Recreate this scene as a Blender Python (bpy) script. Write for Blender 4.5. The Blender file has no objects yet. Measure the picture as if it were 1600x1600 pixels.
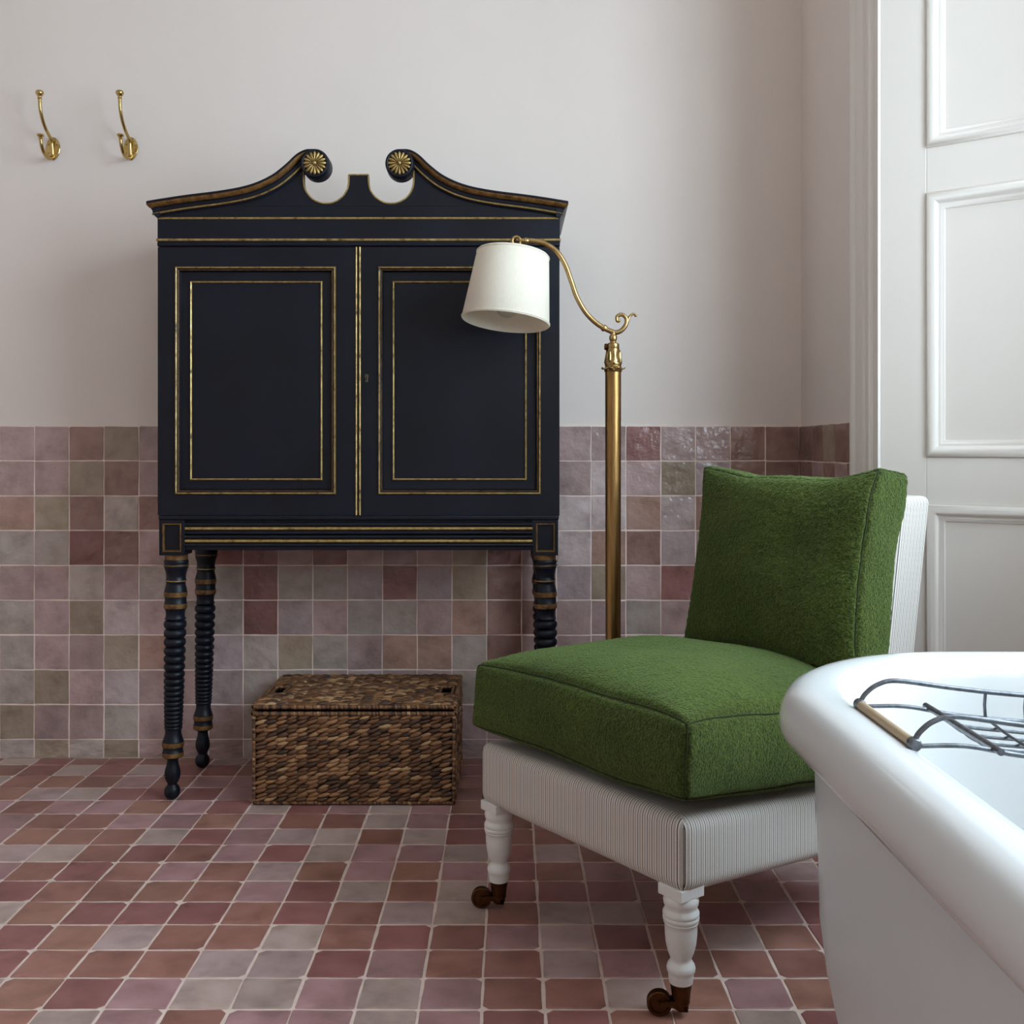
import bpy, bmesh, math, random
from mathutils import Vector, Matrix, Euler, noise

random.seed(7)
SC = bpy.context.scene
COL = SC.collection
PI = math.pi
D = 3.06                        # camera to back wall, metres; back wall is y = 0

# ------------------------------------------------------------------ camera, world, light, exposure
cam_data = bpy.data.cameras.new('camera')
cam = bpy.data.objects.new('camera', cam_data)
COL.objects.link(cam)
cam.location = (0.0, -D, 0.89)
cam.rotation_euler = (PI / 2, 0, 0)
cam_data.sensor_fit = 'HORIZONTAL'
cam_data.sensor_width = 36.0
cam_data.lens = 36.0 * 1660.0 / 1600.0
cam_data.shift_x = 5.0 / 1600.0
cam_data.shift_y = -100.0 / 1600.0
cam_data.clip_start = 0.02
SC.camera = cam

world = bpy.data.worlds.new('overcast_sky')
SC.world = world
world.use_nodes = True
bg = world.node_tree.nodes['Background']
bg.inputs['Color'].default_value = (0.71, 0.865, 1.0, 1)
bg.inputs['Strength'].default_value = 5.1

SC.view_settings.view_transform = 'Standard'
SC.view_settings.look = 'None'
SC.view_settings.gamma = 1.0
SC.view_settings.use_curve_mapping = False
SC.view_settings.exposure = 1.46
SC.cycles.use_denoising = True
SC.cycles.max_bounces = 10
SC.cycles.diffuse_bounces = 6
SC.cycles.glossy_bounces = 5
SC.cycles.transparent_max_bounces = 12
SC.cycles.sample_clamp_indirect = 8.0
SC.cycles.blur_glossy = 0.5
SC.cycles.caustics_reflective = False
SC.cycles.caustics_refractive = False

# room plan (x right, d = distance from camera plane)
WX = 0.842                      # right wall plane
DJ = 2.406                      # far jamb of the window bay on the right wall
SPL = 0.50                      # length of the splayed reveal
WIN_X = WX + 0.8 * SPL          # plane of the window
WD0, WD1 = 0.30, DJ - 0.6 * SPL # window spans these depths
NJ = WD0 - 0.6 * SPL            # near jamb of the bay
XL = -2.75
DF = -2.0                      # wall behind the camera
CEIL = 2.95
SILL, HEAD = 0.88, 2.40
JAMB = 0.20                          # unseen pier between reveal and sash, shaped to trim daylight on the reveal
W2D0, W2D1 = -1.45, -0.75           # unseen window added behind the viewer, same wall, for fill light
REVEAL_TOP = 2.68

def W(x, d, z):
    return Vector((x, d - D, z))

def portal(name, x, d0, d1, z0, z1):
    L = bpy.data.lights.new(name, 'AREA')
    L.shape = 'RECTANGLE'
    L.size = z1 - z0
    L.size_y = d1 - d0
    o = bpy.data.objects.new(name, L)
    COL.objects.link(o)
    o.location = W(x, (d0 + d1) / 2, (z0 + z1) / 2)
    o.rotation_euler = (0, PI / 2, 0)      # emits towards -x
    L.cycles.is_portal = True
    return o
portal('window_daylight_portal', WIN_X + 0.06, WD0 + 0.05, WD1 - JAMB, SILL, HEAD)
portal('near_window_daylight_portal', WX + 0.10, W2D0, W2D1, SILL, HEAD)

# ------------------------------------------------------------------ helpers
def lin(r, g, b):
    def f(c):
        c /= 255.0
        return c / 12.92 if c <= 0.04045 else ((c + 0.055) / 1.055) ** 2.4
    return (f(r), f(g), f(b), 1.0)

class Nodes:
    def __init__(self, name):
        self.m = bpy.data.materials.new(name)
        self.m.use_nodes = True
        self.t = self.m.node_tree
        self.b = self.t.nodes['Principled BSDF']
    def n(self, kind, **kw):
        nd = self.t.nodes.new(kind)
        for k, v in kw.items():
            if k in nd.inputs.keys():
                nd.inputs[k].default_value = v
            else:
                setattr(nd, k, v)
        return nd
    def l(self, a, ai, b, bi):
        self.t.links.new(a.outputs[ai], b.inputs[bi])
    def set(self, **kw):
        for k, v in kw.items():
            self.b.inputs[k.replace('_', ' ')].default_value = v
    def coords(self, kind='Object', scale=(1, 1, 1)):
        tc = self.n('ShaderNodeTexCoord')
        mp = self.n('ShaderNodeMapping')
        mp.inputs['Scale'].default_value = scale
        self.l(tc, kind, mp, 'Vector')
        return mp
    def noise(self, scale, detail=3, rough=0.55, co=None):
        nz = self.n('ShaderNodeTexNoise', Scale=scale, Detail=detail, Roughness=rough)
        if co is not None:
            self.l(co, 'Vector', nz, 'Vector')
        return nz
    def ramp(self, src, si, stops, interp='LINEAR'):
        r = self.n('ShaderNodeValToRGB')
        r.color_ramp.interpolation = interp
        els = r.color_ramp.elements
        while len(els) > 1:
            els.remove(els[-1])
        els[0].position, els[0].color = stops[0]
        for p, c in stops[1:]:
            e = els.new(p)
            e.color = c
        self.l(src, si, r, 'Fac')
        return r
    def bump(self, src, si, strength, dist):
        b = self.n('ShaderNodeBump', Strength=strength, Distance=dist)
        self.l(src, si, b, 'Height')
        self.l(b, 'Normal', self.b, 'Normal')
        return b

def g(v):
    return (v, v, v, 1)

M = {}

def simple(name, c, rough=0.5, metal=0.0, var=0.08, nscale=8, bscale=None, bstr=0.2, bdist=0.001, co_scale=(1, 1, 1), **kw):
    N = Nodes(name)
    N.set(Roughness=rough, Metallic=metal)
    co = N.coords('Object', co_scale)
    nz = N.noise(nscale, 4, 0.6, co)
    c0 = tuple(max(0, x * (1 - var)) for x in c[:3]) + (1,)
    c1 = tuple(min(1, x * (1 + var)) for x in c[:3]) + (1,)
    rp = N.ramp(nz, 'Fac', [(0.3, c0), (0.7, c1)])
    N.l(rp, 'Color', N.b, 'Base Color')
    if bscale:
        nb = N.noise(bscale, 3, 0.6, co)
        N.bump(nb, 'Fac', bstr, bdist)
    for k, v in kw.items():
        N.b.inputs[k.replace('_', ' ')].default_value = v
    M[name] = N.m
    return N

simple('plaster', lin(228, 216, 208), 0.85, var=0.02, nscale=3, bscale=60, bstr=0.15, bdist=0.0008)
simple('white_paint', lin(230, 223, 215), 0.42, var=0.01, nscale=4, bscale=40, bstr=0.08, bdist=0.0006)
simple('ceiling_paint', lin(226, 220, 212), 0.9, var=0.01)
simple('grout', lin(216, 193, 181), 0.9, var=0.12, nscale=25, bscale=300, bstr=0.4, bdist=0.0006)
simple('wall_grout', lin(238, 217, 207), 0.9, var=0.08, nscale=25, bscale=300, bstr=0.3, bdist=0.0004)
simple('enamel', lin(215, 215, 214), 0.10, var=0.01, nscale=3)
simple('tub_paint', lin(216, 222, 223), 0.28, var=0.015, nscale=6, bscale=130, bstr=0.10, bdist=0.0012)
simple('leg_paint', lin(226, 224, 220), 0.4, var=0.02, nscale=30, bscale=70, bstr=0.12, bdist=0.0006)
simple('brass', lin(190, 162, 102), 0.20, 1.0, var=0.12, nscale=25)
simple('lamp_brass', lin(176, 146, 98), 0.30, 1.0, var=0.14, nscale=30)
simple('caster_brass', lin(84, 54, 32), 0.45, 1.0, var=0.4, nscale=60)
simple('steel', lin(112, 114, 118), 0.42, 1.0, var=0.35, nscale=120, bscale=250, bstr=0.25, bdist=0.0006)
simple('dowel', lin(168, 144, 116), 0.5, var=0.10, nscale=30, co_scale=(8, 1, 8))
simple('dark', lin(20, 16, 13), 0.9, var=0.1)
simple('iron', lin(110, 100, 86), 0.5, 0.8)

# dark blue-black worn paint
N = Nodes('black_paint')
co = N.coords('Object')
n1 = N.noise(5, 5, 0.65, co)
r1 = N.ramp(n1, 'Fac', [(0.3, lin(7, 10, 18)), (0.7, lin(13, 17, 30))])
n2 = N.noise(38, 6, 0.75, co)
r2 = N.ramp(n2, 'Fac', [(0.70, g(0)), (0.80, g(0.25))])
mx = N.n('ShaderNodeMix', data_type='RGBA')
N.l(r2, 'Color', mx, 0)
N.l(r1, 'Color', mx, 6)
mx.inputs[7].default_value = lin(92, 88, 84)
N.l(mx, 2, N.b, 'Base Color')
r3 = N.ramp(n1, 'Fac', [(0.3, g(0.36)), (0.7, g(0.52))])
N.l(r3, 'Color', N.b, 'Roughness')
N.set(Specular_IOR_Level=0.28)
nb = N.noise(60, 4, 0.6, co)
N.bump(nb, 'Fac', 0.08, 0.001)
M['black'] = N.m

# aged gilding
N = Nodes('gilt')
co = N.coords('Object')
n1 = N.noise(55, 5, 0.7, co)
r1 = N.ramp(n1, 'Fac', [(0.33, lin(84, 62, 34)), (0.45, lin(158, 128, 74)), (0.62, lin(190, 164, 108)), (0.75, lin(212, 194, 146))])
N.l(r1, 'Color', N.b, 'Base Color')
r2 = N.ramp(n1, 'Fac', [(0.35, g(0.25)), (0.55, g(0.75))])
N.l(r2, 'Color', N.b, 'Metallic')
N.set(Roughness=0.42)
nb = N.noise(220, 3, 0.6, co)
N.bump(nb, 'Fac', 0.3, 0.0006)
M['gilt'] = N.m

# brown-toned gilding of the legs and cornice
N = Nodes('brown_gilt')
co = N.coords('Object')
n1 = N.noise(60, 5, 0.7, co)
r1 = N.ramp(n1, 'Fac', [(0.3, lin(58, 38, 20)), (0.5, lin(116, 82, 42)), (0.72, lin(150, 112, 62))])
N.l(r1, 'Color', N.b, 'Base Color')
N.set(Roughness=0.45, Metallic=0.45)
M['brown_gilt'] = N.m

# antique brass lamp pole, brushed along its length
N = Nodes('pole_brass')
co = N.coords('Object', (60, 60, 1.6))
n1 = N.noise(6, 5, 0.7, co)
r1 = N.ramp(n1, 'Fac', [(0.3, lin(118, 86, 50)), (0.5, lin(152, 118, 72)), (0.7, lin(170, 138, 92))])
N.l(r1, 'Color', N.b, 'Base Color')
N.set(Metallic=1.0, Roughness=0.32)
M['pole_brass'] = N.m

# tiles: one material per glaze colour
GLAZE = {'G': (175, 160, 151), 'M': (176, 149, 145), 'B': (150, 116, 106), 'R': (146, 102, 97),
         'O': (162, 143, 124), 'P': (190, 170, 166), 'T': (178, 142, 127), 'L': (174, 154, 153),
         'b': (150, 104, 92), 'r': (146, 96, 92), 'm': (166, 126, 126), 't': (156, 112, 97), 'g': (176, 152, 143)}
def tile_material(code, rgb, wall):
    N = Nodes(('wall' if wall else 'floor') + '_glaze_' + '%d_%d_%d' % rgb)
    tc = N.n('ShaderNodeTexCoord')
    oi = N.n('ShaderNodeObjectInfo')
    ml = N.n('ShaderNodeMath', operation='MULTIPLY')
    N.l(oi, 'Random', ml, 0)
    ml.inputs[1].default_value = 37.0
    av = N.n('ShaderNodeVectorMath', operation='ADD')
    N.l(tc, 'Object', av, 0)
    N.l(ml, 0, av, 1)
    n1 = N.n('ShaderNodeTexNoise', Scale=14, Detail=4, Roughness=0.6)
    N.l(av, 0, n1, 'Vector')
    c = lin(*rgb)
    dk = tuple(x * 0.70 for x in c[:3]) + (1,)
    lt = (min(1, c[0] * 1.16 + .01), min(1, c[1] * 1.2 + .01), min(1, c[2] * 1.24 + .012), 1)
    r1 = N.ramp(n1, 'Fac', [(0.28, dk), (0.5, c), (0.74, lt)])
    hs = N.n('ShaderNodeHueSaturation')
    mr = N.n('ShaderNodeMapRange')
    N.l(oi, 'Random', mr, 'Value')
    mr.inputs['To Min'].default_value = 0.86
    mr.inputs['To Max'].default_value = 1.12
    N.l(mr, 'Result', hs, 'Value')
    N.l(r1, 'Color', hs, 'Color')
    N.l(hs, 'Color', N.b, 'Base Color')
    rr = N.ramp(n1, 'Fac', [(0.3, g(0.10 if wall else 0.30)), (0.7, g(0.22 if wall else 0.42))])
    N.l(rr, 'Color', N.b, 'Roughness')
    n2 = N.n('ShaderNodeTexNoise', Scale=26 if wall else 30, Detail=3, Roughness=0.5)
    N.l(av, 0, n2, 'Vector')
    N.bump(n2, 'Fac', 0.9 if wall else 0.4, 0.006 if wall else 0.0022)
    return N.m

# striped ticking (uv in metres, stripes run along v)
N = Nodes('striped_ticking')
uvn = N.n('ShaderNodeUVMap', uv_map='UVMap')
sx = N.n('ShaderNodeSeparateXYZ')
N.l(uvn, 'UV', sx, 'Vector')
dv = N.n('ShaderNodeMath', operation='DIVIDE')
N.l(sx, 'X', dv, 0)
dv.inputs[1].default_value = 0.0108
fr = N.n('ShaderNodeMath', operation='FRACT')
N.l(dv, 0, fr, 0)
cr, dkc, gr = lin(232, 224, 214), lin(66, 62, 64), lin(190, 182, 175)
rp = N.ramp(fr, 0, [(0.0, dkc), (0.15, cr), (0.36, gr), (0.76, cr)], 'CONSTANT')
nz = N.n('ShaderNodeTexNoise', Scale=900, Detail=2)
tc = N.n('ShaderNodeTexCoord')
N.l(tc, 'Object', nz, 'Vector')
mr = N.ramp(nz, 'Fac', [(0.3, g(0.82)), (0.7, g(1.06))])
mx = N.n('ShaderNodeMix', data_type='RGBA', blend_type='MULTIPLY')
mx.inputs[0].default_value = 1
N.l(rp, 'Color', mx, 6)
N.l(mr, 'Color', mx, 7)
N.l(mx, 2, N.b, 'Base Color')
N.set(Roughness=0.9, Sheen_Weight=0.15)
N.bump(nz, 'Fac', 0.3, 0.0006)
M['stripe'] = N.m

# green bouclé
N = Nodes('green_boucle')
co = N.coords('Object')
n1 = N.noise(6, 4, 0.6, co)
r1 = N.ramp(n1, 'Fac', [(0.3, lin(46, 54, 18)), (0.7, lin(67, 76, 30))])
n2 = N.noise(260, 3, 0.65, co)
r2 = N.ramp(n2, 'Fac', [(0.33, g(0.22)), (0.5, g(0.95)), (0.67, g(1.9))])
mx = N.n('ShaderNodeMix', data_type='RGBA', blend_type='MULTIPLY')
mx.inputs[0].default_value = 1
N.l(r1, 'Color', mx, 6)
N.l(r2, 'Color', mx, 7)
N.l(mx, 2, N.b, 'Base Color')
N.set(Roughness=0.95, Sheen_Weight=0.5, Sheen_Roughness=0.5, Specular_IOR_Level=0.1)
N.b.inputs['Sheen Tint'].default_value = lin(170, 200, 130)
N.bump(n2, 'Fac', 1.0, 0.006)
M['green'] = N.m
simple('green_thread', lin(38, 46, 16), 0.95, var=0.2, nscale=200)

# woven leaf
N = Nodes('dried_leaf')
geo = N.n('ShaderNodeNewGeometry')
r1 = N.ramp(geo, 'Random Per Island', [(0.0, lin(58, 36, 20)), (0.35, lin(102, 66, 38)), (0.65, lin(128, 86, 52)), (0.88, lin(156, 112, 72)), (1.0, lin(190, 150, 106))])
co = N.coords('Object', (1, 1, 7))
n1 = N.noise(70, 4, 0.7, co)
r2 = N.ramp(n1, 'Fac', [(0.3, g(0.55)), (0.7, g(1.15))])
mx = N.n('ShaderNodeMix', data_type='RGBA', blend_type='MULTIPLY')
mx.inputs[0].default_value = 1
N.l(r1, 'Color', mx, 6)
N.l(r2, 'Color', mx, 7)
N.l(mx, 2, N.b, 'Base Color')
N.set(Roughness=0.55)
N.bump(n1, 'Fac', 0.4, 0.001)
M['leaf'] = N.m

# linen shade: lets some light through
N = Nodes('shade_linen')
co = N.coords('Object')
n1 = N.noise(300, 3, 0.6, N.coords('Object', (1, 1, 0.2)))
r1 = N.ramp(n1, 'Fac', [(0.3, lin(244, 236, 220)), (0.7, lin(252, 246, 234))])
N.l(r1, 'Color', N.b, 'Base Color')
N.set(Roughness=0.9)
tr = N.n('ShaderNodeBsdfTranslucent')
tr.inputs['Color'].default_value = lin(240, 230, 205)
ms = N.n('ShaderNodeMixShader')
ms.inputs[0].default_value = 0.32
out = N.t.nodes['Material Output']
N.l(N.b, 'BSDF', ms, 1)
N.l(tr, 'BSDF', ms, 2)
N.l(ms, 'Shader', out, 'Surface')
N.bump(n1, 'Fac', 0.15, 0.0004)
M['linen'] = N.m

# thin clear glass
def thin_glass(name, tint, amount):
    N = Nodes(name)
    tr = N.n('ShaderNodeBsdfTransparent')
    tr.inputs['Color'].default_value = tint
    gl = N.n('ShaderNodeBsdfGlossy', Roughness=0.02)
    ms = N.n('ShaderNodeMixShader')
    ms.inputs[0].default_value = amount
    N.l(tr, 'BSDF', ms, 1)
    N.l(gl, 'BSDF', ms, 2)
    N.l(ms, 'Shader', N.t.nodes['Material Output'], 'Surface')
    M[name] = N.m
thin_glass('pane_glass', (0.96, 0.98, 0.98, 1), 0.05)
thin_glass('bulb_glass', (0.93, 0.93, 0.92, 1), 0.14)

class MB:
    def __init__(self):
        self.v, self.f, self.mi = [], [], []
    def add(self, vs, fs, mi=0):
        o = len(self.v)
        self.v += [Vector(p) for p in vs]
        self.f += [tuple(i + o for i in q) for q in fs]
        self.mi += [mi] * len(fs)
        return self
    def box(self, x0, x1, y0, y1, z0, z1):
        vs = [(x, y, z) for z in (z0, z1) for y in (y0, y1) for x in (x0, x1)]
        return self.add(vs, [(0, 2, 3, 1), (4, 5, 7, 6), (0, 1, 5, 4), (2, 6, 7, 3), (0, 4, 6, 2), (1, 3, 7, 5)])
    def tube(self, path, r, seg=10, closed=False, caps=True):
        P = [Vector(p) for p in path]
        n = len(P)
        R = r if isinstance(r, (list, tuple)) else [r] * n
        T = []
        for i in range(n):
            a = P[i - 1] if (i > 0 or closed) else P[i]
            b = P[(i + 1) % n] if (i < n - 1 or closed) else P[i]
            T.append((b - a).normalized())
        up = Vector((0, 0, 1)) if abs(T[0].z) < 0.9 else Vector((1, 0, 0))
        nrm = (up - T[0] * up.dot(T[0])).normalized()
        vs, fs = [], []
        for i in range(n):
            nrm = (nrm - T[i] * nrm.dot(T[i]))
            if nrm.length < 1e-6:
                nrm = T[i].orthogonal()
            nrm.normalize()
            bn = T[i].cross(nrm)
            for k in range(seg):
                a = 2 * PI * k / seg
                vs.append(P[i] + (nrm * math.cos(a) + bn * math.sin(a)) * R[i])
        m = n if closed else n - 1
        for i in range(m):
            j = (i + 1) % n
            for k in range(seg):
                l = (k + 1) % seg
                fs.append((i * seg + k, i * seg + l, j * seg + l, j * seg + k))
        if caps and not closed:
            fs.append(tuple(range(seg - 1, -1, -1)))
            fs.append(tuple((n - 1) * seg + k for k in range(seg)))
        return self.add(vs, fs)
    def lathe(self, prof, seg=28, o=(0, 0, 0), axis='z'):
        vs, fs = [], []
        for (r, h) in prof:
            for k in range(seg):
                a = 2 * PI * k / seg
                c, s = r * math.cos(a), r * math.sin(a)
                p = {'z': (c, s, h), 'y': (c, h, s), 'x': (h, c, s)}[axis]
                vs.append((p[0] + o[0], p[1] + o[1], p[2] + o[2]))
        n = len(prof)
        for i in range(n - 1):
            for k in range(seg):
                l = (k + 1) % seg
                q = (i * seg + k, i * seg + l, (i + 1) * seg + l, (i + 1) * seg + k)
                fs.append(q if axis != 'y' else q[::-1])
        if prof[0][0] > 1e-6:
            fs.append(tuple(range(seg))[::-1])
        if prof[-1][0] > 1e-6:
            fs.append(tuple((n - 1) * seg + k for k in range(seg)))
        return self.add(vs, fs)
    def prism(self, poly, fn, lo, hi):
        n = len(poly)
        vs = [fn(a, b, lo) for a, b in poly] + [fn(a, b, hi) for a, b in poly]
        fs = [(i, (i + 1) % n, n + (i + 1) % n, n + i) for i in range(n)]
        fs += [tuple(range(n))[::-1], tuple(range(n, 2 * n))]
        return self.add(vs, fs)
    def sweep(self, sections, closed_profile=True, caps=True):
        m = len(sections[0])
        vs = [p for s in sections for p in s]
        fs = []
        kk = m if closed_profile else m - 1
        for i in range(len(sections) - 1):
            for k in range(kk):
                l = (k + 1) % m
                fs.append((i * m + k, i * m + l, (i + 1) * m + l, (i + 1) * m + k))
        if caps and closed_profile:
            fs.append(tuple(range(m))[::-1])
            fs.append(tuple((len(sections) - 1) * m + k for k in range(m)))
        return self.add(vs, fs)
    def frame(self, x0, x1, z0, z1, prof, fn, fill=False):
        """mitred rectangular moulding; prof = [(inset, height)], fn(x, z, height)"""
        vs, fs = [], []
        for ins, h in prof:
            for (x, z) in ((x0 + ins, z0 + ins), (x1 - ins, z0 + ins), (x1 - ins, z1 - ins), (x0 + ins, z1 - ins)):
                vs.append(fn(x, z, h))
        for i in range(len(prof) - 1):
            for k in range(4):
                l = (k + 1) % 4
                fs.append((i * 4 + k, i * 4 + l, (i + 1) * 4 + l, (i + 1) * 4 + k))
        if fill:
            b = (len(prof) - 1) * 4
            fs.append((b, b + 1, b + 2, b + 3))
        return self.add(vs, fs)
    def xf(self, mat):
        self.v = [mat @ p for p in self.v]
        return self
    def mesh(self, name, mats, ang=38, fix=True):
        me = bpy.data.meshes.new(name)
        me.from_pydata([tuple(p) for p in self.v], [], self.f)
        for m in (mats if isinstance(mats, list) else [mats]):
            me.materials.append(m)
        for p, i in zip(me.polygons, self.mi):
            p.material_index = i
        if fix:
            bm = bmesh.new()
            bm.from_mesh(me)
            bmesh.ops.recalc_face_normals(bm, faces=bm.faces)
            bm.to_mesh(me)
            bm.free()
        me.shade_smooth()
        if ang is not None:
            me.set_sharp_from_angle(angle=math.radians(ang))
        me.update()
        return me
    def build(self, name, mat, parent=None, ang=38, bevel=0, fix=True):
        mt = [M[m] for m in mat] if isinstance(mat, list) else M[mat]
        me = self.mesh(name, mt, ang, fix)
        return link(name, me, parent, bevel)

def link(name, me, parent=None, bevel=0):
    o = bpy.data.objects.new(name, me)
    COL.objects.link(o)
    if parent is not None:
        o.parent = parent
    if bevel:
        b = o.modifiers.new('bevel', 'BEVEL')
        b.width = bevel
        b.segments = 2
        b.limit_method = 'ANGLE'
        b.angle_limit = math.radians(40)
        b.harden_normals = False
    return o

def thing(name, label, cat, loc=(0, 0, 0), rz=0, group=None):
    o = bpy.data.objects.new(name, None)
    COL.objects.link(o)
    o.empty_display_size = 0.1
    o.location = loc
    o.rotation_euler = (0, 0, rz)
    tag(o, label, cat, group)
    return o

def tag(o, label, cat=None, group=None, kind=None):
    o['label'] = label
    if cat:
        o['category'] = cat
    if group:
        o['group'] = group
    if kind:
        o['kind'] = kind
    return o

def child(src, parent, **kw):
    c = src.copy()
    COL.objects.link(c)
    c.parent = parent
    for k, v in kw.items():
        setattr(c, k, v)
    return c

def smooth_path(pts, n=8, closed=False):
    P = [Vector(p) for p in pts]
    out = []
    m = len(P)
    for i in range(m if closed else m - 1):
        p0 = P[i - 1] if (i > 0 or closed) else P[i] * 2 - P[i + 1]
        p1, p2 = P[i], P[(i + 1) % m]
        p3 = P[(i + 2) % m] if (i + 2 < m or closed) else P[m - 1] * 2 - P[m - 2]
        for k in range(n):
            t = k / n
            out.append(0.5 * ((2 * p1) + (p2 - p0) * t + (2 * p0 - 5 * p1 + 4 * p2 - p3) * t * t + (3 * p1 - p0 - 3 * p2 + p3) * t ** 3))
    if not closed:
        out.append(P[-1])
    return out

# ------------------------------------------------------------------ room shell
def structure(o, label, cat):
    return tag(o, label, cat, kind='structure')

T0 = 0.12
wall_back = MB().box(XL - T0, WX + T0, 0, T0, 0, CEIL).build('wall_back', 'plaster')
structure(wall_back, 'pale pink plaster wall above square mauve tiles behind the cabinet', 'wall')
wall_left = MB().box(XL - T0, XL, DF - D, 0, 0, CEIL).build('wall_left', 'plaster')
structure(wall_left, 'pale plaster side wall facing the window', 'wall')
wall_front = MB().box(XL - T0, WX + T0, DF - D - T0, DF - D, 0, CEIL).build('wall_front', 'plaster')
structure(wall_front, 'pale plaster wall behind the viewer', 'wall')
ceiling = MB().box(XL - T0, WIN_X + 0.2, DF - D - T0, T0, CEIL, CEIL + 0.1).build('ceiling', 'ceiling_paint')
structure(ceiling, 'white ceiling of the bathroom', 'ceiling')
floor = MB().box(XL - T0, WIN_X + 0.2, DF - D - T0, T0, -0.12, -0.0014).build('floor', 'grout')
structure(floor, 'floor of square reddish mauve glazed tiles with pale grout', 'floor')

wall_right = MB().box(WX, WX + T0, DJ - D, 0, 0, CEIL).build('wall_right', 'plaster')
structure(wall_right, 'narrow plaster side wall beside the window architrave', 'wall')
pier = MB()
pier.box(WX, WX + T0, W2D1 - D, NJ - D, 0, CEIL).box(WX, WX + T0, DF - D, W2D0 - D, 0, CEIL)
pier.box(WX, WX + T0, W2D0 - D, W2D1 - D, 0, SILL).box(WX, WX + T0, W2D0 - D, W2D1 - D, HEAD, CEIL)
structure(pier.build('wall_right', 'plaster'), 'plaster wall beside the viewer with the added fill window', 'wall')
structure(MB().box(WX, WIN_X + 0.16, NJ - D, DJ - D, REVEAL_TOP, CEIL).build('wall_right', 'plaster'), 'plaster wall over the window bay', 'wall')

def splay_fn(x0, d0, ux, ud, nx, nd):
    def fn(t, z, h):
        return W(x0 + ux * t + nx * h, d0 + ud * t + nd * h, z)
    return fn

def panelled(name, fn, width, panels, label, margin=0.1):
    """panelling slab with sunk panels; each panel and its moulding is a part"""
    root = thing(name, label, 'panelling')
    structure(root, label, 'panelling')
    top = REVEAL_TOP
    zs = sorted(set([0.0, top] + [z for p in panels for z in p]))
    m = MB()
    def slab(t0, t1, z0, z1):
        vs = [fn(t, z, h) for h in (-0.035, 0.0) for z in (z0, z1) for t in (t0, t1)]
        m.add(vs, [(0, 1, 3, 2), (4, 6, 7, 5), (0, 4, 5, 1), (2, 3, 7, 6), (0, 2, 6, 4), (1, 5, 7, 3)])
    slab(0, margin, 0, top)
    slab(width - margin, width, 0, top)
    for a, b in zip(zs[:-1], zs[1:]):
        if not any(abs(a - p[0]) < 1e-6 for p in panels):
            slab(margin, width - margin, a, b)
    m.build('stiles_and_rails', 'white_paint', root, bevel=0.0015)
    for (z0, z1) in panels:
        p = MB().frame(margin, width - margin, z0, z1, [(0.0, -0.012), (0.03, -0.012)], fn, True)
        p.build('panel', 'white_paint', root)
        q = MB().frame(margin, width - margin, z0, z1,
                       [(0.0, -0.012), (0.0, 0.003), (0.003, 0.006), (0.010, 0.008), (0.017, 0.006), (0.022, 0.001),
                        (0.025, -0.003), (0.027, -0.003), (0.031, -0.0075), (0.036, -0.009), (0.037, -0.012)], fn)
        q.build('moulding', 'white_paint', root, ang=50)
    return root

far_fn = splay_fn(WX, DJ, 0.8, -0.6, -0.6, -0.8)
PANELS = [(0.14, 0.7656), (0.870, 1.4525), (1.553, 2.42)]
panelled('trim_1', far_fn, SPL, PANELS, 'white panelled window reveal rising behind the chair and bath')
near_fn = splay_fn(WX, NJ, 0.8, 0.6, -0.6, 0.8)
panelled('trim_2', near_fn, SPL, PANELS, 'white panelled window reveal on the near side of the bay')

# architrave on the far pier
AP = [(2.546, 0), (2.546, 0.020), (2.541, 0.026), (2.535, 0.029), (2.529, 0.029), (2.523, 0.026), (2.519, 0.020), (2.516, 0.020),
      (2.509, 0.017), (2.500, 0.012), (2.492, 0.012), (2.489, 0.017), (2.484, 0.019), (2.479, 0.017), (2.477, 0.011),
      (2.448, 0.009), (2.445, 0.014), (2.440, 0.016), (2.436, 0.013), (2.435, 0.007), (2.4065, 0.006), (2.4065, 0)]
def architrave(name, pts, label):
    o = MB().prism(pts, lambda d, h, z: W(WX - h, d, z), 0, REVEAL_TOP + 0.1).build(name, 'white_paint', ang=30)
    structure(o, label, 'architrave')
architrave('trim_3', AP, 'moulded off-white architrave between tiled wall and panelled reveal')
architrave('trim_4', [(NJ - (d - 2.4065), h) for d, h in AP], 'moulded off-white architrave on the near side of the window')

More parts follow.
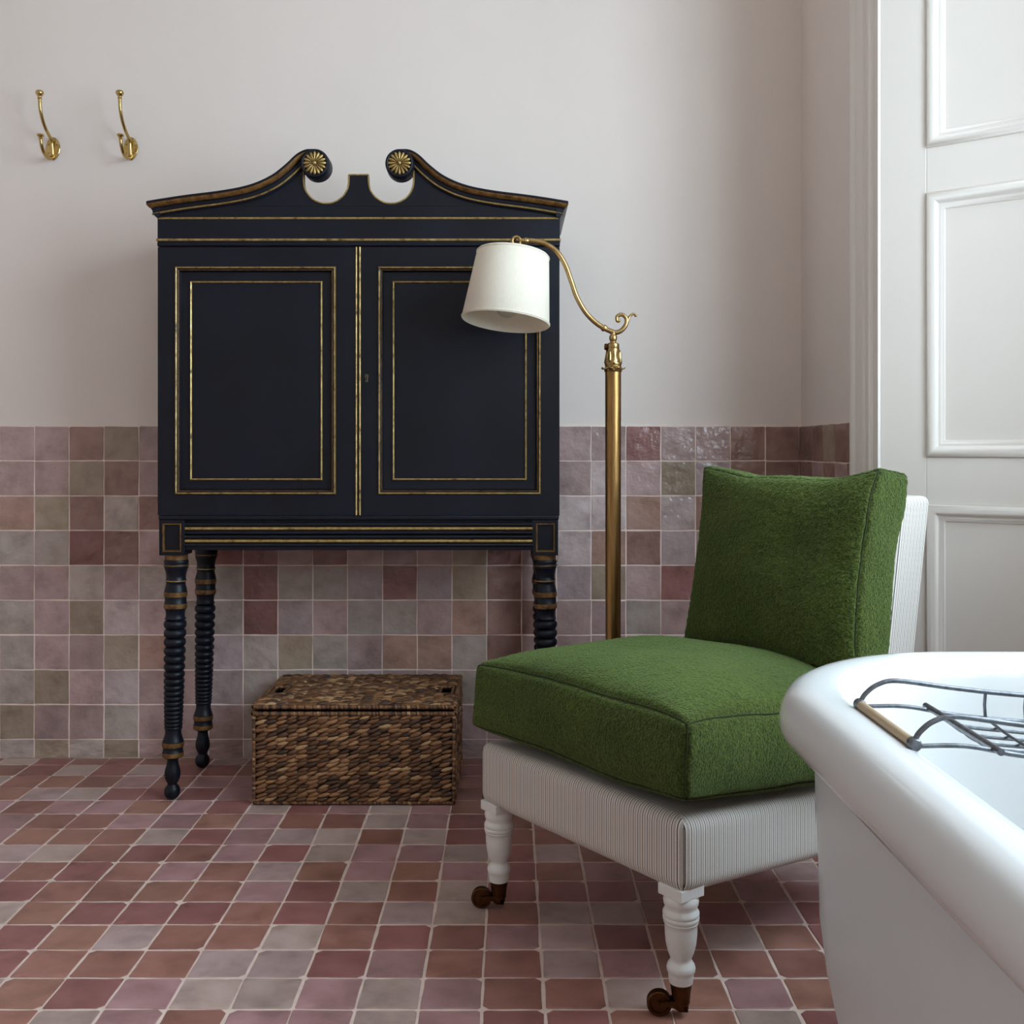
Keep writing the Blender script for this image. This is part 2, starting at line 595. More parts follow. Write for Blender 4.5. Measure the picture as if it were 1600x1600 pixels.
# windows
def sash_window(name, label, x, d0, d1, top, jf=0.05):
    wd = thing(name, label, 'window', (0, 0, 0))
    wd['kind'] = 'structure'
    MB().box(x - 0.03, x + 0.12, d0 - D, d1 - D, SILL, SILL + 0.03).build('window_sill', 'white_paint', wd, bevel=0.004)
    MB().box(x, x + 0.12, d0 - D - 0.02, d0 - D + 0.05, SILL + 0.03, top).build('jamb', 'white_paint', wd)
    MB().box(x, x + 0.12, d1 - D - jf, d1 - D + 0.02, SILL + 0.03, top).build('jamb', 'white_paint', wd)
    if top > HEAD:
        MB().box(x, x + 0.12, d0 - D, d1 - D, HEAD, top).build('head', 'white_paint', wd)
        MB().box(x, x + 0.12, d0 - D, d1 - D, 0, SILL).build('apron', 'white_paint', wd)
    zm = (SILL + HEAD) / 2
    for zz, w in ((SILL + 0.06, 0.03), (zm, 0.025), (HEAD - 0.03, 0.03)):
        MB().box(x + 0.03, x + 0.08, d0 - D + 0.05, d1 - D - jf, zz - w, zz + w).build('sash_rail', 'white_paint', wd)
    a0, a1 = d0 + 0.05, d1 - jf
    for k in (1, 2):
        dd = a0 + (a1 - a0) * k / 3 - D
        MB().box(x + 0.04, x + 0.07, dd - 0.011, dd + 0.011, SILL + 0.03, HEAD).build('glazing_bar', 'white_paint', wd)
    for (za, zb) in ((SILL + 0.09, zm - 0.025), (zm + 0.025, HEAD - 0.06)):
        for k in range(3):
            a = a0 + (a1 - a0) * k / 3 - D + 0.011
            b = a0 + (a1 - a0) * (k + 1) / 3 - D - 0.011
            MB().add([(x + 0.055, a, za), (x + 0.055, b, za), (x + 0.055, b, zb), (x + 0.055, a, zb)], [(0, 1, 2, 3)]).build('pane', 'pane_glass', wd)
sash_window('window_1', 'tall sash window filling the bay beside the bath', WIN_X, WD0, WD1, REVEAL_TOP, JAMB)
sash_window('fill_window', 'unseen sash window added beside the viewer for fill light', WX + 0.02, W2D0, W2D1, HEAD)

# ------------------------------------------------------------------ tiles
PITCH = 0.1
def tile_shape(rng, gap, warp, cuts):
    """an irregular hand-cut square with eased edges, 3 points a side"""
    s = PITCH / 2 - gap / 2
    out = []
    jit = gap * 0.30
    cs = [(sx * s + rng.uniform(-jit, jit), sy * s + rng.uniform(-jit, jit)) for sx, sy in ((-1, -1), (1, -1), (1, 1), (-1, 1))]
    cut = [rng.choice(cuts) for _ in range(4)]
    for i in range(4):
        a, b = Vector(cs[i]), Vector(cs[(i + 1) % 4])
        e = (b - a).normalized()
        nn = Vector((-e.y, e.x))
        out.append(a + e * cut[i])
        for t in (0.33, 0.67):
            out.append(a.lerp(b, t) + nn * rng.uniform(-0.2, 0.9) * gap * 0.3)
        out.append(b - e * cut[(i + 1) % 4])
    return out
def tile_parts(rng, gap, warp, cuts, rim=0.0007, th=0.006):
    o = tile_shape(rng, gap, warp, cuts)
    n = len(o)
    tilt = (rng.uniform(-1, 1) * warp, rng.uniform(-1, 1) * warp)
    def z(p):
        return tilt[0] * p.x / 0.05 + tilt[1] * p.y / 0.05
    vs = [(p.x, p.y, -th) for p in o] + [(p.x, p.y, z(p) - rim) for p in o]
    ins = [p * (1 - 0.0012 / p.length) for p in o]
    vs += [(p.x, p.y, z(p)) for p in ins]
    mid = [p * 0.55 for p in o]
    vs += [(p.x, p.y, z(p) + rng.uniform(-1, 1) * warp * 0.6) for p in mid]
    vs += [(0, 0, rng.uniform(-1, 1) * warp * 0.8)]
    fs = []
    for r in range(3):
        for k in range(n):
            l = (k + 1) % n
            fs.append((r * n + k, r * n + l, (r + 1) * n + l, (r + 1) * n + k))
    for k in range(n):
        fs.append((3 * n + k, 3 * n + (k + 1) % n, 4 * n))
    return vs, fs

def tile_library(codes, wall, nvar, gap, warp):
    rng = random.Random(11 if wall else 23)
    shapes = [tile_parts(rng, gap, warp, (0.0008, 0.001, 0.0015, 0.002, 0.003) if wall else (0.0015, 0.002, 0.003, 0.004, 0.006, 0.010)) for _ in range(nvar)]
    mats = {c: tile_material(c, GLAZE[c], wall) for c in codes}
    lib = {}
    for c in codes:
        for k, (vs, fs) in enumerate(shapes):
            lib[c, k] = MB().add(vs, fs).mesh('tile', mats[c], 30, fix=False)
    return lib, shapes, mats

WC = 'GMBROPTL'
FC = 'brmtgM'
WLIB, WSH, WMAT = tile_library(WC, True, 8, 0.0031, 0.0003)
FLIB, FSH, FMAT = tile_library(FC, False, 9, 0.0043, 0.0004)

ROWS = {  # column -> glaze, read along each course from the top; '.' leaves it to chance
    0: 'MMBOM...........MMRMMBB', 1: 'MMOBM...........MPMOLBB', 2: 'TOBGB...........PPTPBBB',
    3: 'GGRBM.RRMRMMMORMPTBLMMB', 4: 'MMGMG.GRGGLRLOBMLOMRMGM', 5: 'GMOPM.GRLMGGMTBBMMGMMMG',
    6: 'GMMOT.LGOGMTTGBMMMMGMMM', 7: 'GOMPM.LGGMLMMGLMMGMMMMM', 8: 'OMMGMMMGMLMGMMMGMMMMGMM', 9: 'GOGOMMMGOMMGOMMGMMMMMMM'}
rt = random.Random(5)
def put_tile(lib, code, nvar, parent, loc, rot, sx=1.0, sy=1.0, rng=rt):
    o = bpy.data.objects.new('tile', lib[code, rng.randrange(nvar)])
    COL.objects.link(o)
    o.parent = parent
    o.location = loc
    o.rotation_euler = rot
    o.scale = (sx, sy, 1)
    return o
def stuff_tiles(name, parent, spots, lib_shapes, mats, codes, rng):
    m = MB()
    for (loc, rot, sx, sy) in spots:
        vs, fs = rng.choice(lib_shapes)
        X = Matrix.Translation(loc) @ Euler(rot).to_matrix().to_4x4() @ Matrix.Diagonal((sx, sy, 1, 1))
        m.add([X @ Vector(p) for p in vs], fs, rng.randrange(len(codes)))
    me = m.mesh(name, [mats[c] for c in codes], 30, fix=False)
    o = link(name, me, parent)
    tag(o, 'remaining square glazed tiles', kind='stuff')
    return o

TOP = 0.953
GROUT_H = 0.0065
# grout bed
MB().box(XL, WX, -GROUT_H - 0.0008, 0.001, 0, TOP - 0.001).build('grout_bed', 'wall_grout', wall_back)
MB().box(WX - GROUT_H - 0.0008, WX + 0.001, 2.547 - D, -GROUT_H, 0, TOP - 0.001).build('grout_bed', 'wall_grout', wall_right)
rot_back = (PI / 2, 0, 0)
spots = []
X0 = -1.463
for r in range(10):
    z1 = TOP - 0.1 * r
    z0 = max(z1 - 0.1, 0.0)
    for c in range(-9, 24):
        xa = X0 + 0.1 * c
        xb = min(xa + 0.1, WX - GROUT_H)
        xa = max(xa, XL)
        if xb - xa < 0.02:
            continue
        loc = ((xa + xb) / 2, -GROUT_H - 0.0022 + rt.uniform(-0.0002, 0.0002), (z0 + z1) / 2)
        sx, sy = (xb - xa) / 0.1, (z1 - z0) / 0.1
        if c < -1:
            spots.append((Vector(loc), rot_back, sx, sy))
            continue
        row = ROWS[r]
        code = row[c] if 0 <= c < len(row) else '.'
        if code == '.':
            code = rt.choice('GMMBMOLPMG')
        tl = 0.011
        put_tile(WLIB, code, 8, wall_back, loc, (PI / 2 + rt.uniform(-tl, tl), 0, rt.uniform(-tl, tl)), sx, sy)
stuff_tiles('tile_field', wall_back, spots, WSH, WMAT, WC, rt)
rot_right = (PI / 2, 0, -PI / 2)
edges = [3.06 - GROUT_H - 0.003, 3.02, 2.92, 2.82, 2.72, 2.62, 2.547]
RR = ['BBBOBB', 'BBMBMB', 'MGBMBM', 'MBMGMB']
for r in range(10):
    z1 = TOP - 0.1 * r
    z0 = max(z1 - 0.1, 0.0)
    for k in range(6):
        da, db = edges[k], edges[k + 1]
        loc = (WX - GROUT_H - 0.0022, (da + db) / 2 - D, (z0 + z1) / 2)
        put_tile(WLIB, RR[r % 4][k], 8, wall_right, loc, rot_right, (da - db) / 0.1, (z1 - z0) / 0.1)

# floor: lines at x = -0.0434 + 0.1 k, d = 2.985 - 0.1 n
cand, rest = [], []
for n in range(-1, 46):
    da = 2.985 - 0.1 * n
    db = min(da + 0.1, D - 0.012)
    if da < DF or db - da < 0.02:
        continue
    for k in range(-24, 14):
        xa = -0.0434 + 0.1 * k
        xb = xa + 0.1
        xa = max(xa, XL)
        lim = WX - 0.012 if (da > DJ or da < NJ) else WIN_X
        xb = min(xb, lim)
        if xb - xa < 0.015:
            continue
        xc, dc = (xa + xb) / 2, (da + db) / 2
        spot = (Vector((xc, dc - D, 0.0)), (0, 0, 0), (xb - xa) / 0.1, (db - da) / 0.1)
        px, py = 795 + xc * 1660 / max(dc, 0.05), 700 + 0.89 * 1660 / max(dc, 0.05)
        if dc > 0.5 and -45 < px < 1340 and py < 1650:
            cand.append((dc, spot))
        else:
            rest.append(spot)
cand.sort(key=lambda t: t[0])
rf = random.Random(3)
for i, (dc, (loc, rot, sx, sy)) in enumerate(cand):
    if i < 300:
        code = rf.choices('brmtgM', (30, 22, 18, 14, 9, 7))[0]
        put_tile(FLIB, code, 9, floor, loc + Vector((0, 0, rf.uniform(-0.0002, 0.0002))), rot, sx, sy, rf)
    else:
        rest.append((loc, rot, sx, sy))
stuff_tiles('tile_field', floor, rest, FSH, FMAT, FC, rf)

# ------------------------------------------------------------------ cabinet on stand
CAB = thing('cabinet', 'black painted cabinet on turned legs with gilt lines and swan-neck pediment', 'cabinet', W(-0.376, 2.66, 0))
HW, CD = 0.504, 0.365
Z_DOOR0, Z_DOOR1, Z_BEAD, Z_FR = 0.722, 1.393, 1.411, 1.465
body = MB().box(-HW, HW, 0.022, CD, 0.718, Z_FR).build('body', 'black', CAB, bevel=0.002)
MB().box(-HW, HW, 0.0, 0.022, Z_DOOR1 + 0.002, Z_FR).build('frieze', 'black', CAB, bevel=0.0015)
# beads along the frieze, turned round both sides
def bead_line(z, out, r, half):
    pts = [(-half - out, CD, z), (-half - out, -out, z), (half + out, -out, z), (half + out, CD, z)]
    return MB().tube(pts, r, 8)
bead_line(Z_BEAD, 0.001, 0.0032, HW).build('gilt_bead', 'gilt', CAB)
MB().tube([(-HW + 0.004, -0.0005, Z_FR), (HW - 0.004, -0.0005, Z_FR)], 0.0028, 8).build('gilt_bead', 'gilt', CAB)
MB().box(-HW, HW, -0.003, 0.01, Z_DOOR1 + 0.003, Z_DOOR1 + 0.012).build('frieze_moulding', 'black', CAB, bevel=0.002)

# tympanum with two round cut-outs and a centre plinth
top_curve = smooth_path([(-0.524, 0, 1.503), (-0.435, 0, 1.517), (-0.334, 0, 1.530), (-0.267, 0, 1.544), (-0.216, 0, 1.566),
                         (-0.180, 0, 1.593), (-0.1526, 0, 1.6185), (-0.130, 0, 1.6305), (-0.108, 0, 1.6322)], 6)
poly = [(-HW, Z_FR)] + [(p.x, p.z - 0.004) for p in top_curve if -0.5 < p.x < -0.13]
poly += [(-0.112, 1.625), (-0.112, 1.60), (-0.138, 1.585)]
rc = 0.0567
for k in range(0, 21):
    a = PI + PI * k / 20
    poly.append((-0.0813 + rc * math.cos(a), 1.5587 + rc * math.sin(a)))
poly.append((-0.0246, 1.574))
full = poly + [(-x, z) for x, z in reversed(poly)]
MB().prism(full, lambda x, z, y: (x, y, z), 0.0, 0.022).build('tympanum', 'black', CAB, ang=25)
MB().tube([(-0.40, -0.0004, 1.4975), (0.40, -0.0004, 1.4975)], 0.0012, 6).build('board_seam', 'dark', CAB)
for s in (-1, 1):
    edge = [(s * 0.138, -0.0006, 1.585)] + [(s * (0.0813 + rc * math.cos(PI * k / 20)), -0.0006, 1.5587 - rc * math.sin(PI * k / 20)) for k in range(21)]
    edge += [(s * 0.0246, -0.0006, 1.574)]
    MB().tube(edge, 0.0021, 6).build('gilt_edge', 'gilt', CAB)
MB().tube([(-0.0246, -0.0006, 1.574), (0.0246, -0.0006, 1.574)], 0.0021, 6).build('gilt_edge', 'gilt', CAB)

# swan-neck cornice: profile (distance below the top edge, projection forward)
def cornice(prof, s, name, mat, parent):
    secs = []
    n = len(top_curve)
    for i, p in enumerate(top_curve):
        a, b = top_curve[max(i - 1, 0)], top_curve[min(i + 1, n - 1)]
        t = (b - a).normalized()
        nv = Vector((t.z, 0, -t.x))
        taper = 1.0 - 0.15 * (i / (n - 1))
        x_end = 1 if i else 1
        secs.append([Vector((s * (p.x + nv.x * dn * taper + (out * 0.0)), -out, p.z + nv.z * dn * taper)) for dn, out in prof])
    # mitre the outer end: push the projecting points outward
    secs[0] = [Vector((s * (-HW - max(out, 0) * 0.8), -out, top_curve[0].z - dn)) for dn, out in prof]
    return MB().sweep(secs).build(name, mat, parent, ang=40)
for s in (-1, 1):
    cn = cornice([(0.0, -0.020), (0.0, 0.024), (0.004, 0.025), (0.006, 0.024), (0.017, 0.014), (0.019, 0.011), (0.024, 0.010),
                  (0.029, 0.008), (0.034, 0.004), (0.037, 0.001), (0.037, -0.001)], s, 'cornice', 'black', CAB)
    cornice([(0.0065, 0.0250), (0.009, 0.0245), (0.014, 0.0195), (0.0165, 0.0152), (0.0165, 0.012), (0.0065, 0.020)], s, 'gilt_band', 'brown_gilt', cn)
    cornice([(0.0275, 0.0085), (0.0280, 0.0115), (0.0295, 0.0125), (0.0315, 0.0115), (0.0325, 0.0085), (0.030, 0.005)], s, 'gilt_band', 'gilt', cn)
    # return along the side
    pr = [(0.0, -0.01), (0.0, 0.020), (0.005, 0.020), (0.016, 0.012), (0.022, 0.0085), (0.030, 0.007), (0.037, 0.0), (0.037, -0.01)]
    MB().prism(pr, lambda dn, out, y: (s * (HW + out), y, 1.503 - dn), -0.012, CD).build('cornice_return', 'black', CAB, ang=40)
    # scroll roll and rosette
    cxs, czs = s * 0.105, 1.596
    sc = MB().lathe([(0.0, -0.028), (0.026, -0.028), (0.0305, -0.030), (0.034, -0.029), (0.0355, -0.026), (0.036, 0.0), (0.036, 0.024), (0.0, 0.024)],
                    40, (cxs, 0, czs), 'y').build('scroll', 'black', CAB)
    rs = MB()
    for k in range(16):
        a = 2 * PI * k / 16
        ca, sa = math.cos(a), math.sin(a)
        vs, fs = [], []
        for (rad, wdt, h) in ((0.006, 0.0008, 0.0015), (0.010, 0.0019, 0.0035), (0.016, 0.0029, 0.0046), (0.022, 0.0040, 0.0042), (0.0265, 0.0034, 0.0026), (0.0285, 0.0012, 0.0008)):
            for (w, hh) in ((-1, 0), (-0.6, 0.75), (0, 1), (0.6, 0.75), (1, 0)):
                x, z = rad * ca - w * wdt * sa, rad * sa + w * wdt * ca
                vs.append((cxs + x, -0.0285 - h * hh, czs + z))
        for i in range(5):
            for j in range(4):
                fs.append((i * 5 + j, i * 5 + j + 1, (i + 1) * 5 + j + 1, (i + 1) * 5 + j))
        rs.add(vs, fs)
    rs.lathe([(0.0, -0.0345), (0.003, -0.034), (0.0048, -0.032), (0.0055, -0.0285)], 16, (cxs, 0, czs), 'y')
    rs.lathe([(0.028, -0.0290), (0.0, -0.0290)], 32, (cxs, 0, czs), 'y')
    rs.build('rosette', 'gilt', sc, ang=60)

# doors
def cab_fn(y0):
    return lambda x, z, h: (x, y0 - h, z)
def door(x0, x1, li, ri):
    dr = MB()
    zo0, zo1 = Z_DOOR0 + 0.053, Z_DOOR1 - 0.050
    xo0, xo1 = x0 + li, x1 - ri
    dr.box(x0, xo0, 0.0, 0.021, Z_DOOR0, Z_DOOR1).box(xo1, x1, 0.0, 0.021, Z_DOOR0, Z_DOOR1)
    dr.box(xo0, xo1, 0.0, 0.021, Z_DOOR0, zo0).box(xo0, xo1, 0.0, 0.021, zo1, Z_DOOR1)
    do = dr.build('door', 'black', CAB)
    f = cab_fn(0.0)
    MB().frame(xo0, xo1, zo0, zo1, [(0.0, -0.008), (0.0, 0.003), (0.004, 0.0045), (0.008, 0.002), (0.009, -0.004), (0.012, -0.0085), (0.024, -0.009)], f).build('panel_moulding', 'black', do)
    MB().frame(xo0, xo1, zo0, zo1, [(-0.0012, -0.001), (-0.0006, 0.0040), (0.0008, 0.0060), (0.0024, 0.0062), (0.0036, 0.0052), (0.0040, 0.002)], f).build('gilt_bead', 'gilt', do)
    MB().frame(xo0, xo1, zo0, zo1, [(0.0066, 0.0010), (0.0069, 0.0038), (0.0078, 0.0042), (0.0086, 0.0030), (0.0088, -0.001)], f).build('gilt_bead', 'brown_gilt', do)
    MB().frame(xo0 + 0.012, xo1 - 0.012, zo0 + 0.012, zo1 - 0.012, [(0.0, -0.009), (0.03, -0.009)], f, True).build('panel', 'black', do)
    MB().frame(xo0 + 0.034, xo1 - 0.034, zo0 + 0.034, zo1 - 0.034, [(0, -0.0095), (0.0004, -0.0045), (0.0022, -0.0030), (0.0042, -0.0045), (0.0048, -0.0095)], f).build('gilt_bead', 'gilt', do)
    return do
dl = door(-HW + 0.001, -0.004, 0.045, 0.054)
dr_ = door(0.004, HW - 0.001, 0.046, 0.048)
MB().box(-0.0045, 0.0045, -0.001, 0.02, Z_DOOR0, Z_DOOR1).build('astragal', 'black', dr_, bevel=0.002)
MB().tube([(-0.0055, -0.0015, Z_DOOR0), (-0.0055, -0.0015, Z_DOOR1)], 0.0022, 8).build('gilt_bead', 'gilt', dr_)
MB().tube([(0.0035, -0.0025, Z_DOOR0), (0.0035, -0.0025, Z_DOOR1)], 0.0024, 8).build('gilt_bead', 'gilt', dr_)
# keyhole
kz = 1.066
MB().lathe([(0.0, -0.003), (0.0045, -0.003), (0.0055, -0.0015), (0.0055, 0.001), (0, 0.001)], 20, (0.020, 0, kz + 0.004), 'y').build('escutcheon', 'iron', dr_)
MB().box(0.0168, 0.0232, -0.0025, 0.001, kz - 0.011, kz + 0.002).build('escutcheon', 'iron', dr_, bevel=0.001)
MB().box(0.0187, 0.0213, -0.0036, 0.001, kz - 0.008, kz + 0.006).build('keyhole', 'dark', dr_)

# stand: apron with reeds, corner blocks
BLK = 0.064
SH = 0.4995
MB().box(-SH + BLK, SH - BLK, 0.012, CD - 0.01, 0.634, 0.7185).build('stand_frame', 'black', CAB)
MB().box(-SH - 0.002, SH + 0.002, -0.001, CD, 0.7095, 0.7215).build('stand_moulding', 'black', CAB, bevel=0.003)
zz = 0.7035
for r, mt in ((0.0050, 'black'), (0.0044, 'gilt'), (0.0050, 'black'), (0.0050, 'black'), (0.0044, 'gilt'), (0.0050, 'black')):
    zz -= r + 0.0004
    MB().tube([(-SH + BLK, 0.010 - 0.0062 * (0.8 if mt == 'gilt' else 1), zz), (SH - BLK, 0.010 - 0.0062 * (0.8 if mt == 'gilt' else 1), zz)], r, 14).build('reed', mt, CAB)
    zz -= r + 0.0004
MB().box(-SH + BLK, SH - BLK, 0.002, 0.014, 0.634, 0.6455).build('apron_edge', 'black', CAB, bevel=0.002)
for sx in (-1, 1):
    for yb in (0.0, CD - 0.005 - BLK):
        x0, x1 = (-SH, -SH + BLK) if sx < 0 else (SH - BLK, SH)
        bo = MB().box(x0, x1, yb + 0.004, yb + BLK, 0.621, 0.7095)
        b = bo.build('corner_block', 'black', CAB, bevel=0.0015)
        if yb == 0.0:
            f = cab_fn(yb + 0.004)
            MB().frame(x0, x1, 0.621, 0.7095, [(0, 0.0), (0.0, 0.004), (0.0085, 0.004), (0.0115, 0.0)], f).build('block_moulding', 'black', b)
            MB().frame(x0, x1, 0.621, 0.7095, [(0.0085, 0.0030), (0.0090, 0.0062), (0.0110, 0.0062), (0.0128, 0.0022), (0.0130, 0)], f).build('gilt_bead', 'brown_gilt', b)

# turned leg (z, radius) from the photograph's turnings
def cz(cy):
    return 0.6215 * (1560 - cy) / 1157.0
K = 0.000263
def leg_profiles():
    P = [(403, 100), (405, 106), (428, 106), (432, 112), (440, 118), (447, 112), (450, 112), (455, 118), (462, 112), (466, 114), (472, 108),
         (488, 98), (505, 92), (520, 92), (524, 98), (532, 98), (536, 90), (548, 92), (562, 100), (576, 106), (580, 108), (604, 108), (606, 102),
         (632, 102), (635, 107), (658, 106), (662, 100), (670, 92), (690, 88), (703, 92), (708, 102)]
    centers = [735, 777, 819, 860, 899, 936, 971, 1004, 1033, 1059, 1083, 1106, 1128, 1149, 1169, 1188, 1206, 1222]
    bounds = [714] + [(a + b) / 2 for a, b in zip(centers[:-1], centers[1:])] + [1231]
    for i, c in enumerate(centers):
        w = 108 - 22 * i / (len(centers) - 1)
        a, b = bounds[i], bounds[i + 1]
        h = (b - a) / 2
        m = (a + b) / 2
        dip = min(h * 0.85, 17)
        for t in (-0.98, -0.8, -0.5, 0.0, 0.5, 0.8, 0.98):
            P.append((m + t * h, w - 2 * dip * (1 - math.sqrt(max(0, 1 - t * t)))))
    P += [(1236, 76), (1250, 76), (1268, 86), (1282, 96), (1288, 100), (1311, 100), (1313, 94), (1333, 94), (1336, 99), (1359, 97), (1363, 84), (1369, 58), (1376, 52),
          (1395, 56), (1420, 70), (1440, 76), (1458, 72), (1475, 58), (1488, 44), (1492, 46), (1500, 62), (1512, 73), (1525, 76), (1538, 72), (1550, 58), (1557, 38), (1560, 16)]
    return [(w * K, cz(c)) for c, w in P]
LEG = [(0.0, cz(403))] + leg_profiles() + [(0.0, 0.0)]
leg_me = MB().lathe(LEG, 28).mesh('leg', M['black'], 50)
bands = []
for a, b, w in ((405, 429, 106.5), (452, 459, 117.5), (525, 531, 99), (580, 604, 108.5), (635, 658, 107.5), (1288, 1311, 101), (1336, 1358, 99.5)):
    prof = [(w * K - 0.0015, cz(a)), (w * K + 0.0006, cz(a) - 0.0006), (w * K + 0.0006, cz(b) + 0.0006), (w * K - 0.0015, cz(b))]
    bands.append(MB().lathe(prof, 28).mesh('gilt_band', M['brown_gilt' if w > 100 or a > 1200 else 'gilt'], 50))
for sx in (-1, 1):
    for yl in (0.036, 0.322):
        lg = link('leg', leg_me, CAB)
        lg.location = (sx * (SH - BLK / 2 + 0.011), yl, 0)
        lg.rotation_euler = (0, sx * -0.018, 0)
        if yl > 0.1:
            lg.location.y = 0.302
        for b in bands:
            link('gilt_band', b, lg)

# ------------------------------------------------------------------ floor lamp
LX, LD = 0.2455, 2.50
LAMP = thing('floor_lamp', 'brass reading floor lamp with cream shade on a curved arm', 'floor lamp', W(LX, LD, 0))
MB().lathe([(0, 0.001), (0.125, 0.001), (0.130, 0.006), (0.128, 0.014), (0.110, 0.020), (0.085, 0.026), (0.05, 0.036), (0.030, 0.050), (0.024, 0.07), (0.021, 0.09), (0, 0.09)], 48).build('base', 'pole_brass', LAMP)
MB().lathe([(0, 0.085), (0.0172, 0.085), (0.0188, 1.072), (0, 1.072)], 32).build('pole', 'pole_brass', LAMP)
col = MB().lathe([(0, 1.0685), (0.0195, 1.0685), (0.0215, 1.0720), (0.0195, 1.0765), (0.0185, 1.081), (0.0195, 1.0850), (0.0205, 1.0880), (0.0195, 1.0960),
                  (0.0172, 1.106), (0.0155, 1.118), (0.0140, 1.1235), (0.0145, 1.1245), (0.0145, 1.1345), (0.0120, 1.1365), (0.007, 1.1385), (0.0065, 1.1400),
                  (0.0085, 1.1440), (0.0096, 1.1490), (0.0085, 1.1540), (0.006, 1.1570), (0.006, 1.162), (0, 1.162)], 32).build('collar', 'lamp_brass', LAMP)
lv = MB()
for k in range(12):                               # leaf cup
    a = 2 * PI * k / 12
    for (z0, z1, r0, r1, wd_) in ((1.090, 1.121, 0.0195, 0.0146, 0.0052),):
        off = 0.004 if k % 2 else 0.0
        vs, fs = [], []
        for t in (0, 0.25, 0.55, 0.8, 1.0):
            rr = r0 + (r1 - r0) * t
            ww = wd_ * (1 - t ** 2) * (0.8 + 0.4 * t)
            for w, h in ((-1, 0), (0, 0.0016), (1, 0)):
                ang = a + w * ww / rr
                vs.append(((rr + h) * math.cos(ang), (rr + h) * math.sin(ang), z0 - off + (z1 - z0) * t))
        for i in range(4):
            for j in range(2):
                fs.append((i * 3 + j, i * 3 + j + 1, i * 3 + j + 4, i * 3 + j + 3))
        lv.add(vs, fs)
for k in range(8):                                # turned-out petals
    a = 2 * PI * (k + 0.5) / 8
    vs, fs = [], []
    for t, rr, zz in ((0, 0.018, 1.0815), (0.4, 0.0225, 1.0760), (0.75, 0.0265, 1.0750), (1.0, 0.0290, 1.0785)):
        ww = 0.0080 * (1 - 0.6 * t * t)
        for w, h in ((-1, 0), (0, 0.0012), (1, 0)):
            ang = a + w * ww / rr
            vs.append((rr * math.cos(ang), rr * math.sin(ang), zz + h))
    for i in range(3):
        for j in range(2):
            fs.append((i * 3 + j, i * 3 + j + 1, i * 3 + j + 4, i * 3 + j + 3))
    lv.add(vs, fs)
lf = lv.build('leaf_ornament', 'lamp_brass', col)
sd = lf.modifiers.new('thick', 'SOLIDIFY')
sd.thickness = 0.0008
sd.offset = 0
MB().tube([(-0.008, 0, 1.128), (-0.016, 0, 1.128)], 0.0028, 10).lathe([(0, -0.0205), (0.006, -0.0205), (0.0078, -0.0185), (0.0078, -0.0155), (0.006, -0.0138), (0, -0.0138)], 20, (0, 0, 1.128), 'x').build('thumb_screw', 'caster_brass', col)
def lp(cx, cy, y=0.0):
    return (cx * 0.00032 - 0.4187, y, 1.4322 - 0.00032 * cy)
arm = smooth_path([lp(632, 172), lp(690, 170), lp(750, 176), lp(820, 198), lp(895, 252), lp(955, 345), lp(1000, 465), lp(1040, 580), lp(1100, 688), lp(1170, 764), lp(1245, 815), lp(1308, 843)], 6)
curl = smooth_path([lp(1290, 836), lp(1330, 846), lp(1375, 825), lp(1405, 780), lp(1403, 738), lp(1370, 713), lp(1338, 728), lp(1338, 758), lp(1352, 762)], 6)
horn = smooth_path([lp(1385, 812), lp(1412, 770), lp(1430, 728), lp(1458, 708), lp(1477, 720)], 6)
n1 = len(curl)
am = MB().tube(arm, 0.0060, 14).tube(curl, [0.0062 - 0.0026 * i / n1 for i in range(n1)], 12).tube(horn, [0.0042 - 0.0018 * i / len(horn) for i in range(len(horn))], 10)
c1, c2 = Vector(lp(1352, 757)), Vector(lp(1474, 720))
for c, r in ((c1, 0.0042), (c2, 0.0036)):
    am.lathe([(r * math.sin(PI * k / 8), -r * math.cos(PI * k / 8)) for k in range(9)], 12, c, 'z')
am.tube([lp(1308, 838), (0, 0, 1.158)], 0.0062, 12)
armo = am.build('arm', 'lamp_brass', LAMP)
e0, e1 = Vector(lp(1232, 806)), Vector(lp(1252, 820))
MB().tube([e0, e0.lerp(e1, 0.5), e1], [0.0078, 0.0088, 0.0078], 14).build('arm_ring', 'lamp_brass', armo)
e0, e1 = Vector(lp(652, 171)), Vector(lp(684, 171))
MB().tube([e0, e0.lerp(e1, .2), e0.lerp(e1, .8), e1], [0.0055, 0.0072, 0.0072, 0.0060], 14).build('arm_ring', 'lamp_brass', armo)
rcn = Vector(lp(597, 172))
ring = [rcn + Vector((0.0098 * math.cos(2 * PI * k / 24), 0, 0.0098 * math.sin(2 * PI * k / 24))) for k in range(24)]
MB().tube(ring, 0.0036, 10, closed=True).build('swivel_ring', 'lamp_brass', armo)
MB().tube([rcn + Vector((-0.002, 0.004, 0.002)), rcn + Vector((-0.010, 0.008, 0.002))], [0.006, 0.0075], 12).build('swivel_screw', 'caster_brass', armo)
